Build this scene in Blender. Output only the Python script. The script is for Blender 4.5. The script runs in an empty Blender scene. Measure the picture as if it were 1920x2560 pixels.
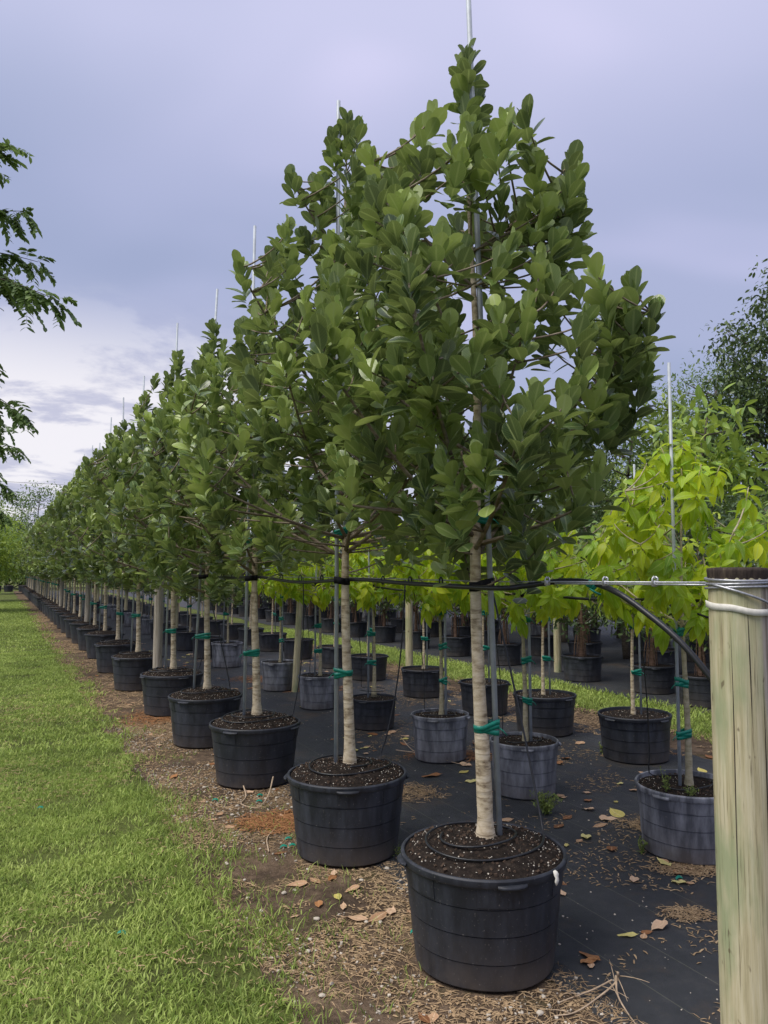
import bpy, bmesh, math
import numpy as np
from mathutils import Vector, Matrix, Quaternion

# ------------------------------------------------------------------ camera, sky, sun, exposure
scene = bpy.context.scene
COL = scene.collection
R = math.radians
rng = np.random.default_rng(7)
CAMH, FPX, PITCH = 1.65, 1900.0, R(4.36)
cam = bpy.data.cameras.new('camera'); camo = bpy.data.objects.new('camera', cam); COL.objects.link(camo)
camo.location = (0, 0, CAMH); camo.rotation_euler = (R(90) + PITCH, 0, 0)
cam.sensor_fit = 'VERTICAL'; cam.sensor_height = 36.0; cam.lens = 36.0 * FPX / 2560.0
cam.clip_start = 0.05; cam.clip_end = 3000
scene.camera = camo
scene.render.resolution_x = 768; scene.render.resolution_y = 1024

SUN_EL, SUN_AZ = R(60), R(-122)          # azimuth from +Y towards +X
world = bpy.data.worlds.new('World'); scene.world = world; world.use_nodes = True
def build_world():
    nt = world.node_tree; nt.nodes.clear()
    n = lambda t: nt.nodes.new(t)
    out = n('ShaderNodeOutputWorld')
    sky = n('ShaderNodeTexSky'); sky.sky_type = 'NISHITA'; sky.sun_disc = False
    sky.sun_elevation = SUN_EL; sky.sun_rotation = SUN_AZ
    bg1 = n('ShaderNodeBackground'); bg1.inputs[1].default_value = 0.06
    nt.links.new(sky.outputs[0], bg1.inputs[0])
    tc = n('ShaderNodeTexCoord')
    sep = n('ShaderNodeSeparateXYZ'); nt.links.new(tc.outputs['Generated'], sep.inputs[0])
    def math_(op, a, b=None, clamp=False):
        m = n('ShaderNodeMath'); m.operation = op; m.use_clamp = clamp
        for i, v in enumerate((a, b)):
            if v is None: continue
            if isinstance(v, (int, float)): m.inputs[i].default_value = v
            else: nt.links.new(v, m.inputs[i])
        return m.outputs[0]
    def ramp(fac, stops, interp='EASE'):
        r = n('ShaderNodeValToRGB'); r.color_ramp.interpolation = interp
        el = r.color_ramp.elements
        while len(el) > 1: el.remove(el[-1])
        el[0].position = stops[0][0]; el[0].color = (*stops[0][1], 1)
        for p, c in stops[1:]:
            e = el.new(p); e.color = (*c, 1)
        nt.links.new(fac, r.inputs[0]); return r.outputs[0]
    def mix(fac, a, b):
        m = n('ShaderNodeMix'); m.data_type = 'RGBA'
        for s, v in ((0, fac), (6, a), (7, b)):
            if isinstance(v, (int, float)): m.inputs[s].default_value = v
            elif isinstance(v, tuple): m.inputs[s].default_value = (*v, 1)
            else: nt.links.new(v, m.inputs[s])
        return m.outputs[2]
    def noise(vec, scale, detail, rough, dist=0.0):
        t = n('ShaderNodeTexNoise'); t.inputs['Scale'].default_value = scale
        t.inputs['Detail'].default_value = detail; t.inputs['Roughness'].default_value = rough
        t.inputs['Distortion'].default_value = dist
        nt.links.new(vec, t.inputs['Vector']); return t.outputs[0]
    # flat cloud deck: direction projected on a plane overhead
    zc = math_('ADD', math_('MAXIMUM', sep.outputs[2], 0.0), 0.12)
    cx = math_('DIVIDE', sep.outputs[0], zc); cy = math_('DIVIDE', sep.outputs[1], zc)
    comb = n('ShaderNodeCombineXYZ'); nt.links.new(cx, comb.inputs[0]); nt.links.new(cy, comb.inputs[1])
    broad = noise(comb.outputs[0], 0.55, 3, 0.5, 0.4)
    deck = ramp(broad, [(0.38, (0.40, 0.455, 0.67)), (0.50, (0.48, 0.52, 0.755)), (0.62, (0.62, 0.625, 0.89))])
    fine = noise(comb.outputs[0], 1.1, 8, 0.6, 0.3)
    gap = ramp(fine, [(0.38, (0.40, 0.43, 0.60)), (0.48, (0.60, 0.60, 0.75)), (0.56, (0.95, 0.92, 0.97))])
    elev = sep.outputs[2]
    low = ramp(elev, [(0.0, (1, 1, 1)), (0.20, (1, 1, 1)), (0.36, (0, 0, 0))])
    # the break in the overcast lies low beyond the left end of the lane
    dn = n('ShaderNodeVectorMath'); dn.operation = 'DOT_PRODUCT'; dn.inputs[1].default_value = (-0.62, 0.78, 0.0)
    nt.links.new(tc.outputs['Generated'], dn.inputs[0])
    side = ramp(dn.outputs['Value'], [(0.62, (0, 0, 0)), (0.93, (1, 1, 1))])
    fac = math_('MULTIPLY', low, side)
    high = ramp(elev, [(0.25, (0.90, 0.915, 0.92)), (0.42, (0.93, 0.94, 0.95)), (0.62, (1.36, 1.27, 1.20))])
    mm = n('ShaderNodeMix'); mm.data_type = 'RGBA'; mm.blend_type = 'MULTIPLY'; mm.inputs[0].default_value = 1.0
    nt.links.new(deck, mm.inputs[6]); nt.links.new(high, mm.inputs[7])
    clouds = mix(fac, mm.outputs[2], gap)
    bg2 = n('ShaderNodeBackground'); nt.links.new(clouds, bg2.inputs[0]); bg2.inputs[1].default_value = 0.43
    ms = n('ShaderNodeMixShader'); ms.inputs[0].default_value = 0.93
    nt.links.new(bg1.outputs[0], ms.inputs[1]); nt.links.new(bg2.outputs[0], ms.inputs[2])
    nt.links.new(ms.outputs[0], out.inputs[0])
build_world()
sl = bpy.data.lights.new('sun', 'SUN'); sl.energy = 1.5; sl.angle = R(38); sl.color = (1.0, 0.95, 0.86)
so = bpy.data.objects.new('sun', sl); COL.objects.link(so)
sdir = Vector((math.sin(SUN_AZ) * math.cos(SUN_EL), math.cos(SUN_AZ) * math.cos(SUN_EL), math.sin(SUN_EL)))
so.rotation_euler = sdir.to_track_quat('Z', 'Y').to_euler()
so.location = (0, 0, 30)
vs = scene.view_settings
vs.view_transform = 'Standard'; vs.look = 'None'; vs.gamma = 1.0; vs.exposure = 1.2; vs.use_curve_mapping = False

# ------------------------------------------------------------------ helpers: pixels, frames
FWD = Vector((0, math.cos(PITCH), math.sin(PITCH))); UP = Vector((0, -math.sin(PITCH), math.cos(PITCH)))
def ray(px, py): return FWD * FPX + Vector((1, 0, 0)) * (px - 960) + UP * (1280 - py)
def at_d(px, py, d):
    r = ray(px, py); return Vector((0, 0, CAMH)) + r * (d / r.y)
def gnd(px, py, z=0.0):
    r = ray(px, py); k = (z - CAMH) / r.z; return Vector((0, 0, CAMH)) + r * k
TD = np.array((-0.4508, 0.8926)); ND = np.array((0.8926, 0.4508))   # along the rows / across the rows
def qs(q, s): p = ND * q + TD * s; return float(p[0]), float(p[1])
def to_q(x, y): return x * ND[0] + y * ND[1]
def to_s(x, y): return x * TD[0] + y * TD[1]

# ------------------------------------------------------------------ helpers: materials
class NT:
    def __init__(s, name):
        s.m = bpy.data.materials.new(name); s.m.use_nodes = True; s.t = s.m.node_tree
        s.t.nodes.clear(); s.out = s.n('ShaderNodeOutputMaterial')
    def n(s, t): return s.t.nodes.new(t)
    def put(s, sock, v):
        if v is None: return
        if isinstance(v, (int, float)): sock.default_value = v
        elif isinstance(v, tuple):
            sock.default_value = (*v, 1.0) if (len(v) == 3 and len(sock.default_value) == 4) else v
        else: s.t.links.new(v, sock)
    def coord(s, which='Object', scale=None):
        o = s.n('ShaderNodeTexCoord').outputs[which]
        if scale is not None:
            m = s.n('ShaderNodeMapping'); m.inputs['Scale'].default_value = scale
            s.t.links.new(o, m.inputs[0]); o = m.outputs[0]
        return o
    def noise(s, vec, scale, detail=4, rough=0.55, dist=0.0):
        t = s.n('ShaderNodeTexNoise'); s.put(t.inputs['Vector'], vec); s.put(t.inputs['Scale'], scale)
        s.put(t.inputs['Detail'], detail); s.put(t.inputs['Roughness'], rough); s.put(t.inputs['Distortion'], dist)
        return t.outputs[0]
    def ramp(s, fac, stops, interp='LINEAR'):
        r = s.n('ShaderNodeValToRGB'); r.color_ramp.interpolation = interp; el = r.color_ramp.elements
        while len(el) > 1: el.remove(el[-1])
        def c4(c): return (c, c, c, 1) if isinstance(c, (int, float)) else (*c, 1)
        el[0].position = stops[0][0]; el[0].color = c4(stops[0][1])
        for p, c in stops[1:]: el.new(p).color = c4(c)
        s.put(r.inputs[0], fac); return r.outputs[0]
    def mix(s, fac, a, b, blend='MIX'):
        m = s.n('ShaderNodeMix'); m.data_type = 'RGBA'; m.blend_type = blend
        s.put(m.inputs[0], fac); s.put(m.inputs[6], a); s.put(m.inputs[7], b); return m.outputs[2]
    def math(s, op, a, b=None, clamp=False):
        m = s.n('ShaderNodeMath'); m.operation = op; m.use_clamp = clamp
        s.put(m.inputs[0], a); s.put(m.inputs[1], b); return m.outputs[0]
    def attr(s, name):
        a = s.n('ShaderNodeAttribute'); a.attribute_name = name; return a.outputs['Fac']
    def rnd(s): return s.n('ShaderNodeObjectInfo').outputs['Random']
    def bump(s, h, strength=0.5, dist=0.01):
        b = s.n('ShaderNodeBump'); s.put(b.inputs['Height'], h); b.inputs['Strength'].default_value = strength
        b.inputs['Distance'].default_value = dist; return b.outputs[0]
    def bsdf(s, col, rough=0.6, metal=0.0, spec=0.5, normal=None):
        b = s.n('ShaderNodeBsdfPrincipled'); s.put(b.inputs['Base Color'], col); s.put(b.inputs['Roughness'], rough)
        s.put(b.inputs['Metallic'], metal); s.put(b.inputs['Specular IOR Level'], spec); s.put(b.inputs['Normal'], normal)
        return b.outputs[0]
    def done(s, sh): s.t.links.new(sh, s.out.inputs[0]); return s.m

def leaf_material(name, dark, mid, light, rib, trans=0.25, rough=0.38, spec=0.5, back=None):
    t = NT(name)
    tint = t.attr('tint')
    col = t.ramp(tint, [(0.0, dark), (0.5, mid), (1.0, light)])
    uv = t.n('ShaderNodeUVMap').outputs[0]
    sp = t.n('ShaderNodeSeparateXYZ'); t.put(sp.inputs[0], uv)
    ax = t.math('ABSOLUTE', t.math('SUBTRACT', sp.outputs[0], 0.5))
    ribf = t.ramp(ax, [(0.0, 0.75), (0.045, 0.55), (0.075, 0.0)])
    edge = t.ramp(ax, [(0.43, 0.0), (0.5, 0.6)])
    vein = t.math('SINE', t.math('ADD', t.math('MULTIPLY', sp.outputs[1], 62.0), t.math('MULTIPLY', ax, -34.0)))
    vf = t.math('MULTIPLY', t.math('GREATER_THAN', vein, 0.72), 0.16)
    f = t.math('MAXIMUM', t.math('MAXIMUM', ribf, edge), vf)
    blotch = t.noise(t.coord('Object'), 9.0, 3)
    col = t.mix(0.35, col, t.ramp(blotch, [(0.3, 0.55), (0.7, 1.25)]), 'MULTIPLY')
    col = t.mix(f, col, rib)
    bf = t.n('ShaderNodeNewGeometry').outputs['Backfacing']
    col2 = t.mix(t.math('MULTIPLY', bf, 0.45), col, back or light)
    rg = t.math('ADD', t.math('MULTIPLY', bf, 0.2), rough)
    p = t.bsdf(col2, rg, 0, spec)
    tr = t.n('ShaderNodeBsdfTranslucent'); t.put(tr.inputs[0], t.mix(0.5, col, light))
    ms = t.n('ShaderNodeMixShader'); ms.inputs[0].default_value = trans
    t.t.links.new(p, ms.inputs[1]); t.t.links.new(tr.outputs[0], ms.inputs[2])
    return t.done(ms.outputs[0])

MAT = {}
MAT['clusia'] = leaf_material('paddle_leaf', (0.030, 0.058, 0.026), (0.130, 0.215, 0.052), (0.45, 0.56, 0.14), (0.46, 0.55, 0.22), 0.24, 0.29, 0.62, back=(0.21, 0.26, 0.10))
MAT['yellow'] = leaf_material('drooping_leaf', (0.13, 0.31, 0.03), (0.36, 0.58, 0.03), (0.70, 0.76, 0.04), (0.56, 0.70, 0.16), 0.5, 0.42, 0.4)
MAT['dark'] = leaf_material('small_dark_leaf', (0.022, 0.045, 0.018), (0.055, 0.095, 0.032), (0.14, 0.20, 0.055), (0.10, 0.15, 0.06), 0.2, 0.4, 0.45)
MAT['mid'] = leaf_material('mid_green_leaf', (0.055, 0.11, 0.025), (0.15, 0.24, 0.05), (0.34, 0.43, 0.08), (0.25, 0.33, 0.1), 0.3, 0.45, 0.4)
MAT['bright'] = leaf_material('bright_leaf', (0.09, 0.18, 0.04), (0.22, 0.36, 0.06), (0.46, 0.56, 0.08), (0.35, 0.45, 0.12), 0.35, 0.4, 0.45)
MAT['feather'] = leaf_material('feathery_leaf', (0.06, 0.11, 0.035), (0.13, 0.21, 0.06), (0.24, 0.34, 0.10), (0.24, 0.33, 0.12), 0.35, 0.5, 0.3)
MAT['weed'] = leaf_material('weed_leaf', (0.08, 0.13, 0.03), (0.16, 0.23, 0.05), (0.30, 0.36, 0.09), (0.3, 0.36, 0.1), 0.3, 0.5, 0.3)
MAT['grass'] = leaf_material('grass_blade', (0.075, 0.135, 0.026), (0.27, 0.40, 0.070), (0.56, 0.66, 0.19), (0.30, 0.37, 0.09), 0.35, 0.5, 0.3)
MAT['straw'] = leaf_material('dry_straw', (0.11, 0.062, 0.032), (0.30, 0.185, 0.095), (0.50, 0.37, 0.22), (0.48, 0.36, 0.22), 0.1, 0.8, 0.15)
MAT['fall_tan'] = leaf_material('fallen_tan', (0.30, 0.16, 0.08), (0.50, 0.31, 0.18), (0.66, 0.47, 0.32), (0.66, 0.5, 0.33), 0.08, 0.6, 0.3)
MAT['fall_brown'] = leaf_material('fallen_brown', (0.10, 0.045, 0.022), (0.24, 0.10, 0.04), (0.42, 0.2, 0.08), (0.45, 0.26, 0.12), 0.08, 0.6, 0.3)
MAT['fall_yellow'] = leaf_material('fallen_yellow', (0.42, 0.34, 0.08), (0.60, 0.52, 0.14), (0.74, 0.68, 0.30), (0.7, 0.62, 0.3), 0.15, 0.55, 0.3)

def m_bark(name, pale, tan, dark, ring=0.5):
    t = NT(name); c = t.coord('Object')
    n1 = t.noise(t.coord('Object', (6, 6, 14)), 3.0, 6, 0.62)
    n2 = t.noise(t.coord('Object', (1.5, 1.5, 34)), 2.2, 4, 0.6, 0.5)
    n3 = t.noise(c, 2.0, 3)
    col = t.ramp(n1, [(0.30, dark), (0.48, tan), (0.68, pale)])
    col = t.mix(t.ramp(n2, [(0.55, 0.0), (0.66, ring)]), col, dark)
    col = t.mix(t.ramp(n3, [(0.50, 0.0), (0.75, 0.55)]), col, dark)
    h = t.mix(0.6, n1, n2)
    return t.done(t.bsdf(col, 0.85, 0, 0.2, t.bump(h, 0.7, 0.006)))
MAT['bark'] = m_bark('pale_ringed_bark', (0.72, 0.63, 0.47), (0.55, 0.455, 0.305), (0.19, 0.14, 0.085), .7)
MAT['twig'] = m_bark('twig_bark', (0.34, 0.29, 0.22), (0.23, 0.185, 0.13), (0.11, 0.085, 0.06))
MAT['bark_pale'] = m_bark('pale_smooth_bark', (0.52, 0.46, 0.32), (0.42, 0.37, 0.24), (0.25, 0.22, 0.13), 0.25)
MAT['bark_red'] = m_bark('aerial_root_bark', (0.26, 0.18, 0.13), (0.17, 0.105, 0.07), (0.09, 0.06, 0.042), 0.3)
MAT['bark_dark'] = m_bark('dark_bark', (0.16, 0.13, 0.10), (0.10, 0.085, 0.065), (0.05, 0.042, 0.032))

def m_pot(name, base, dust, amount):
    t = NT(name); c = t.coord('Object')
    n1 = t.noise(t.coord('Object', (9, 9, 2.2)), 1.6, 6, 0.62)
    n2 = t.noise(c, 5.0, 5, 0.6)
    sp = t.n('ShaderNodeSeparateXYZ'); t.put(sp.inputs[0], c)
    lowdirt = t.math('MULTIPLY', t.ramp(sp.outputs[2], [(0.0, 1.0), (0.10, 0.35), (0.24, 0.0)]), t.ramp(n2, [(0.35, 0.1), (0.65, 1.0)]))
    f = t.math('MULTIPLY', t.ramp(n1, [(0.40, 0.0), (0.68, 1.0)]), amount)
    f = t.math('MULTIPLY', f, t.math('ADD', t.math('MULTIPLY', t.rnd(), 0.7), 0.55))
    col = t.mix(f, base, dust)
    col = t.mix(t.math('MULTIPLY', lowdirt, 0.85), col, (0.105, 0.088, 0.074))
    fn = t.noise(c, 90.0, 2)
    col = t.mix(t.ramp(fn, [(0.66, 0.0), (0.76, 0.45)]), col, (0.24, 0.23, 0.21))
    rg = t.ramp(n1, [(0.3, 0.42), (0.7, 0.66)])
    return t.done(t.bsdf(col, rg, 0, 0.42, t.bump(t.mix(0.5, n2, t.noise(c, 26.0, 4)), 0.12, 0.01)))
MAT['pot_black'] = m_pot('black_pot_plastic', (0.0165, 0.019, 0.025), (0.054, 0.061, 0.078), 0.7)
MAT['pot_grey'] = m_pot('weathered_grey_pot', (0.095, 0.100, 0.113), (0.33, 0.34, 0.365), 1.0)

def m_soil():
    t = NT('potting_soil'); c = t.coord('Object')
    n1 = t.noise(c, 30, 6, 0.7); n2 = t.noise(c, 110, 3, 0.6)
    col = t.ramp(n1, [(0.3, (0.009, 0.0075, 0.0065)), (0.55, (0.026, 0.020, 0.016)), (0.75, (0.065, 0.05, 0.038))])
    col = t.mix(t.ramp(n2, [(0.68, 0.0), (0.74, 0.8)]), col, (0.42, 0.36, 0.27))
    return t.done(t.bsdf(col, 0.95, 0, 0.1, t.bump(t.mix(0.5, n1, n2), 1.0, 0.012)))
MAT['soil'] = m_soil()
def m_plain(name, col, rough=0.6, metal=0.0, spec=0.4, var=0.25, scale=30):
    t = NT(name); n1 = t.noise(t.coord('Object'), scale, 4)
    c = t.mix(var, col, t.ramp(n1, [(0.3, 0.35), (0.7, 1.5)]), 'MULTIPLY')
    return t.done(t.bsdf(c, rough, metal, spec, t.bump(n1, 0.15, 0.004)))
MAT['perlite'] = m_plain('perlite', (0.56, 0.51, 0.42), 0.9, 0, 0.1, 0.35, 40)
MAT['chip'] = m_plain('bark_chip', (0.075, 0.052, 0.037), 0.9, 0, 0.1, 0.5, 40)
MAT['stone'] = m_plain('limestone', (0.50, 0.45, 0.37), 0.9, 0, 0.1, 0.4, 25)
MAT['tape'] = m_plain('green_tape', (0.005, 0.22, 0.15), 0.35, 0, 0.5, 0.35, 60)
MAT['hose'] = m_plain('black_hose', (0.014, 0.015, 0.017), 0.38, 0, 0.5, 0.3, 40)
MAT['strap'] = m_plain('black_webbing', (0.011, 0.011, 0.013), 0.75, 0, 0.2, 0.3, 90)
MAT['pole'] = m_plain('galvanised_tube', (0.40, 0.44, 0.47), 0.5, 0.1, 0.5, 0.3, 14)
MAT['cable'] = m_plain('steel_cable', (0.40, 0.41, 0.43), 0.4, 0.6, 0.5, 0.4, 120)
MAT['clamp'] = m_plain('zinc_clamp', (0.62, 0.63, 0.64), 0.35, 0.5, 0.5, 0.2, 60)
MAT['white'] = m_plain('white_webbing', (0.72, 0.70, 0.62), 0.8, 0, 0.2, 0.25, 60)
MAT['deadwood'] = m_plain('dead_twig', (0.47, 0.36, 0.25), 0.85, 0, 0.15, 0.4, 30)

def m_wood(name, green=0.5):
    t = NT(name)
    g1 = t.noise(t.coord('Object', (26, 26, 1.2)), 2.2, 6, 0.65)
    g2 = t.noise(t.coord('Object', (60, 60, 1.6)), 3.0, 4, 0.6)
    b = t.noise(t.coord('Object', (5, 5, 1.6)), 1.6, 4, 0.55)
    col = t.ramp(g1, [(0.26, (0.26, 0.22, 0.12)), (0.48, (0.50, 0.445, 0.27)), (0.72, (0.62, 0.57, 0.39))])
    col = t.mix(t.ramp(b, [(0.45, 0.0), (0.62, green)]), col, (0.27, 0.33, 0.175))
    col = t.mix(t.ramp(g2, [(0.58, 0.0), (0.70, 0.8)]), col, (0.13, 0.105, 0.06))
    knots = t.noise(t.coord('Object', (46, 46, 20)), 1.0, 2, 0.4)
    col = t.mix(t.ramp(knots, [(0.70, 0.0), (0.76, 0.7)]), col, (0.11, 0.08, 0.045))
    if green > .7:
        sp = t.n('ShaderNodeSeparateXYZ'); t.put(sp.inputs[0], t.coord('Object'))
        wob_ = t.math('ADD', sp.outputs[0], t.math('MULTIPLY', t.math('SUBTRACT', b, 0.5), 0.06))
        wob_ = t.math('SUBTRACT', wob_, t.math('MULTIPLY', t.math('SUBTRACT', 1.6, sp.outputs[2]), 0.012))
        grey = t.ramp(g1, [(0.28, (0.15, 0.12, 0.085)), (0.5, (0.33, 0.285, 0.225)), (0.72, (0.47, 0.43, 0.36))])
        col = t.mix(t.ramp(wob_, [(0.026, 0.0), (0.034, 1.0)]), col, grey)
    h = t.mix(0.5, g1, g2)
    return t.done(t.bsdf(col, 0.82, 0, 0.25, t.bump(h, 0.6, 0.006)))
MAT['wood'] = m_wood('treated_pine', 0.75)
def m_wood_grey():
    t = NT('weathered_post'); g1 = t.noise(t.coord('Object', (22, 22, 1.1)), 2.2, 6, 0.65)
    col = t.ramp(g1, [(0.28, (0.17, 0.14, 0.105)), (0.5, (0.37, 0.33, 0.265)), (0.72, (0.53, 0.49, 0.41))])
    return t.done(t.bsdf(col, 0.85, 0, 0.2, t.bump(g1, 0.6, 0.006)))
MAT['wood_grey'] = m_wood_grey()
def m_wood_cap():
    t = NT('dark_post_top'); g1 = t.noise(t.coord('Object', (30, 30, 2.5)), 2.2, 6, 0.65)
    col = t.ramp(g1, [(0.3, (0.02, 0.016, 0.014)), (0.55, (0.055, 0.042, 0.034)), (0.75, (0.13, 0.105, 0.07))])
    return t.done(t.bsdf(col, 0.9, 0, 0.2, t.bump(g1, 0.9, 0.008)))
MAT['wood_cap'] = m_wood_cap()

def m_ground(name, kind):
    t = NT(name); c = t.coord('Object')
    if kind == 'lawn':
        a = t.noise(c, 1.3, 5, 0.6); b = t.noise(c, 26, 5, 0.7); d = t.noise(c, 150, 3, 0.6)
        col = t.ramp(t.mix(0.45, a, b), [(0.3, (0.055, 0.055, 0.022)), (0.5, (0.10, 0.125, 0.032)), (0.72, (0.20, 0.24, 0.06))])
        col = t.mix(t.ramp(t.noise(c, 3.1, 6, 0.7), [(0.60, 0.0), (0.74, 0.5)]), col, (0.20, 0.165, 0.085))
        return t.done(t.bsdf(col, 0.9, 0, 0.15, t.bump(t.mix(0.5, b, d), 1.0, 0.03)))
    if kind == 'dirt':
        a = t.noise(c, 2.2, 6, 0.65); b = t.noise(c, 16, 6, 0.7); d = t.noise(c, 90, 4, 0.7)
        col = t.ramp(t.mix(0.5, a, b), [(0.32, (0.045, 0.034, 0.026)), (0.47, (0.105, 0.075, 0.052)), (0.60, (0.21, 0.15, 0.10)), (0.75, (0.31, 0.235, 0.165))])
        col = t.mix(t.ramp(d, [(0.64, 0.0), (0.72, 0.8)]), col, (0.46, 0.39, 0.30))
        moss = t.noise(c, 3.7, 5, 0.65)
        col = t.mix(t.ramp(moss, [(0.56, 0.0), (0.68, 0.6)]), col, (0.10, 0.10, 0.035))
        return t.done(t.bsdf(col, 0.95, 0, 0.1, t.bump(t.mix(0.5, b, d), 1.0, 0.03)))
    if kind == 'fabric':
        rot = t.n('ShaderNodeMapping'); t.put(rot.inputs[0], c); rot.inputs['Rotation'].default_value = (0, 0, -math.atan2(ND[1], ND[0]))
        sp = t.n('ShaderNodeSeparateXYZ'); t.put(sp.inputs[0], rot.outputs[0])
        fr = t.math('FRACT', t.math('DIVIDE', sp.outputs[0], 0.26))
        line = t.ramp(fr, [(0.0, 1.0), (0.010, 1.0), (0.018, 0.0)])
        weave = t.math('MULTIPLY', t.math('SINE', t.math('MULTIPLY', sp.outputs[0], 1600.0)), t.math('SINE', t.math('MULTIPLY', sp.outputs[1], 1600.0)))
        a = t.noise(c, 2.0, 6, 0.65); b = t.noise(c, 12, 6, 0.7); d = t.noise(c, 130, 3, 0.7)
        col = t.ramp(t.mix(0.5, a, b), [(0.36, (0.024, 0.027, 0.031)), (0.55, (0.038, 0.041, 0.046)), (0.70, (0.064, 0.064, 0.064))])
        col = t.mix(t.ramp(t.noise(c, 1.4, 7, 0.7), [(0.54, 0.0), (0.66, 0.75)]), col, (0.075, 0.056, 0.04))
        col = t.mix(t.ramp(d, [(0.70, 0.0), (0.76, 0.5)]), col, (0.25, 0.22, 0.17))
        col = t.mix(t.math('MULTIPLY', line, 0.55), col, (0.16, 0.16, 0.12))
        h = t.mix(0.6, a, b)
        return t.done(t.bsdf(col, 0.62, 0, 0.35, t.bump(t.mix(0.08, h, weave), 0.45, 0.03)))
    a = t.noise(c, 0.08, 5, 0.6); b = t.noise(c, 2.5, 6, 0.7)
    col = t.ramp(t.mix(0.5, a, b), [(0.35, (0.07, 0.08, 0.03)), (0.55, (0.13, 0.15, 0.045)), (0.7, (0.18, 0.16, 0.09))])
    return t.done(t.bsdf(col, 0.95, 0, 0.1))
MAT['lawn'] = m_ground('lawn_turf', 'lawn'); MAT['dirt'] = m_ground('bare_dirt', 'dirt')
MAT['fabric'] = m_ground('weed_fabric', 'fabric'); MAT['field'] = m_ground('field', 'field')

# ------------------------------------------------------------------ helpers: meshes
def qmesh(name, V, F, mat, smooth=True, uv=None, tint=None):
    V = np.asarray(V, dtype=np.float32).reshape(-1, 3); F = np.asarray(F, dtype=np.int32).reshape(-1, 4)
    me = bpy.data.meshes.new(name)
    me.vertices.add(len(V)); me.vertices.foreach_set('co', V.ravel())
    me.loops.add(F.size); me.loops.foreach_set('vertex_index', F.ravel())
    me.polygons.add(len(F)); me.polygons.foreach_set('loop_start', np.arange(0, F.size, 4, dtype=np.int32))
    me.polygons.foreach_set('use_smooth', np.full(len(F), smooth, dtype=bool))
    if uv is not None:
        l = me.uv_layers.new(name='UVMap'); l.data.foreach_set('uv', np.asarray(uv, dtype=np.float32)[F.ravel()].ravel())
    if tint is not None:
        a = me.attributes.new('tint', 'FLOAT', 'POINT'); a.data.foreach_set('value', np.asarray(tint, dtype=np.float32))
    me.update(calc_edges=True); me.validate(clean_customdata=False)
    me.materials.append(MAT[mat] if isinstance(mat, str) else mat)
    return me
def link(name, me, parent=None, loc=None):
    o = bpy.data.objects.new(name, me); COL.objects.link(o)
    if parent is not None: o.parent = parent
    if loc is not None: o.location = loc
    return o
def tag(o, label=None, cat=None, group=None, kind=None):
    if label: o['label'] = label
    if cat: o['category'] = cat
    if group: o['group'] = group
    if kind: o['kind'] = kind
    return o
def empty(name, loc, rz=0.0):
    o = bpy.data.objects.new(name, None); COL.objects.link(o); o.location = loc; o.rotation_euler = (0, 0, rz)
    o.empty_display_size = 0.1; return o
def copy_tree(o, parent=None):
    c = o.copy(); COL.objects.link(c); c.parent = parent
    for ch in list(o.children): copy_tree(ch, c)
    return c
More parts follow.
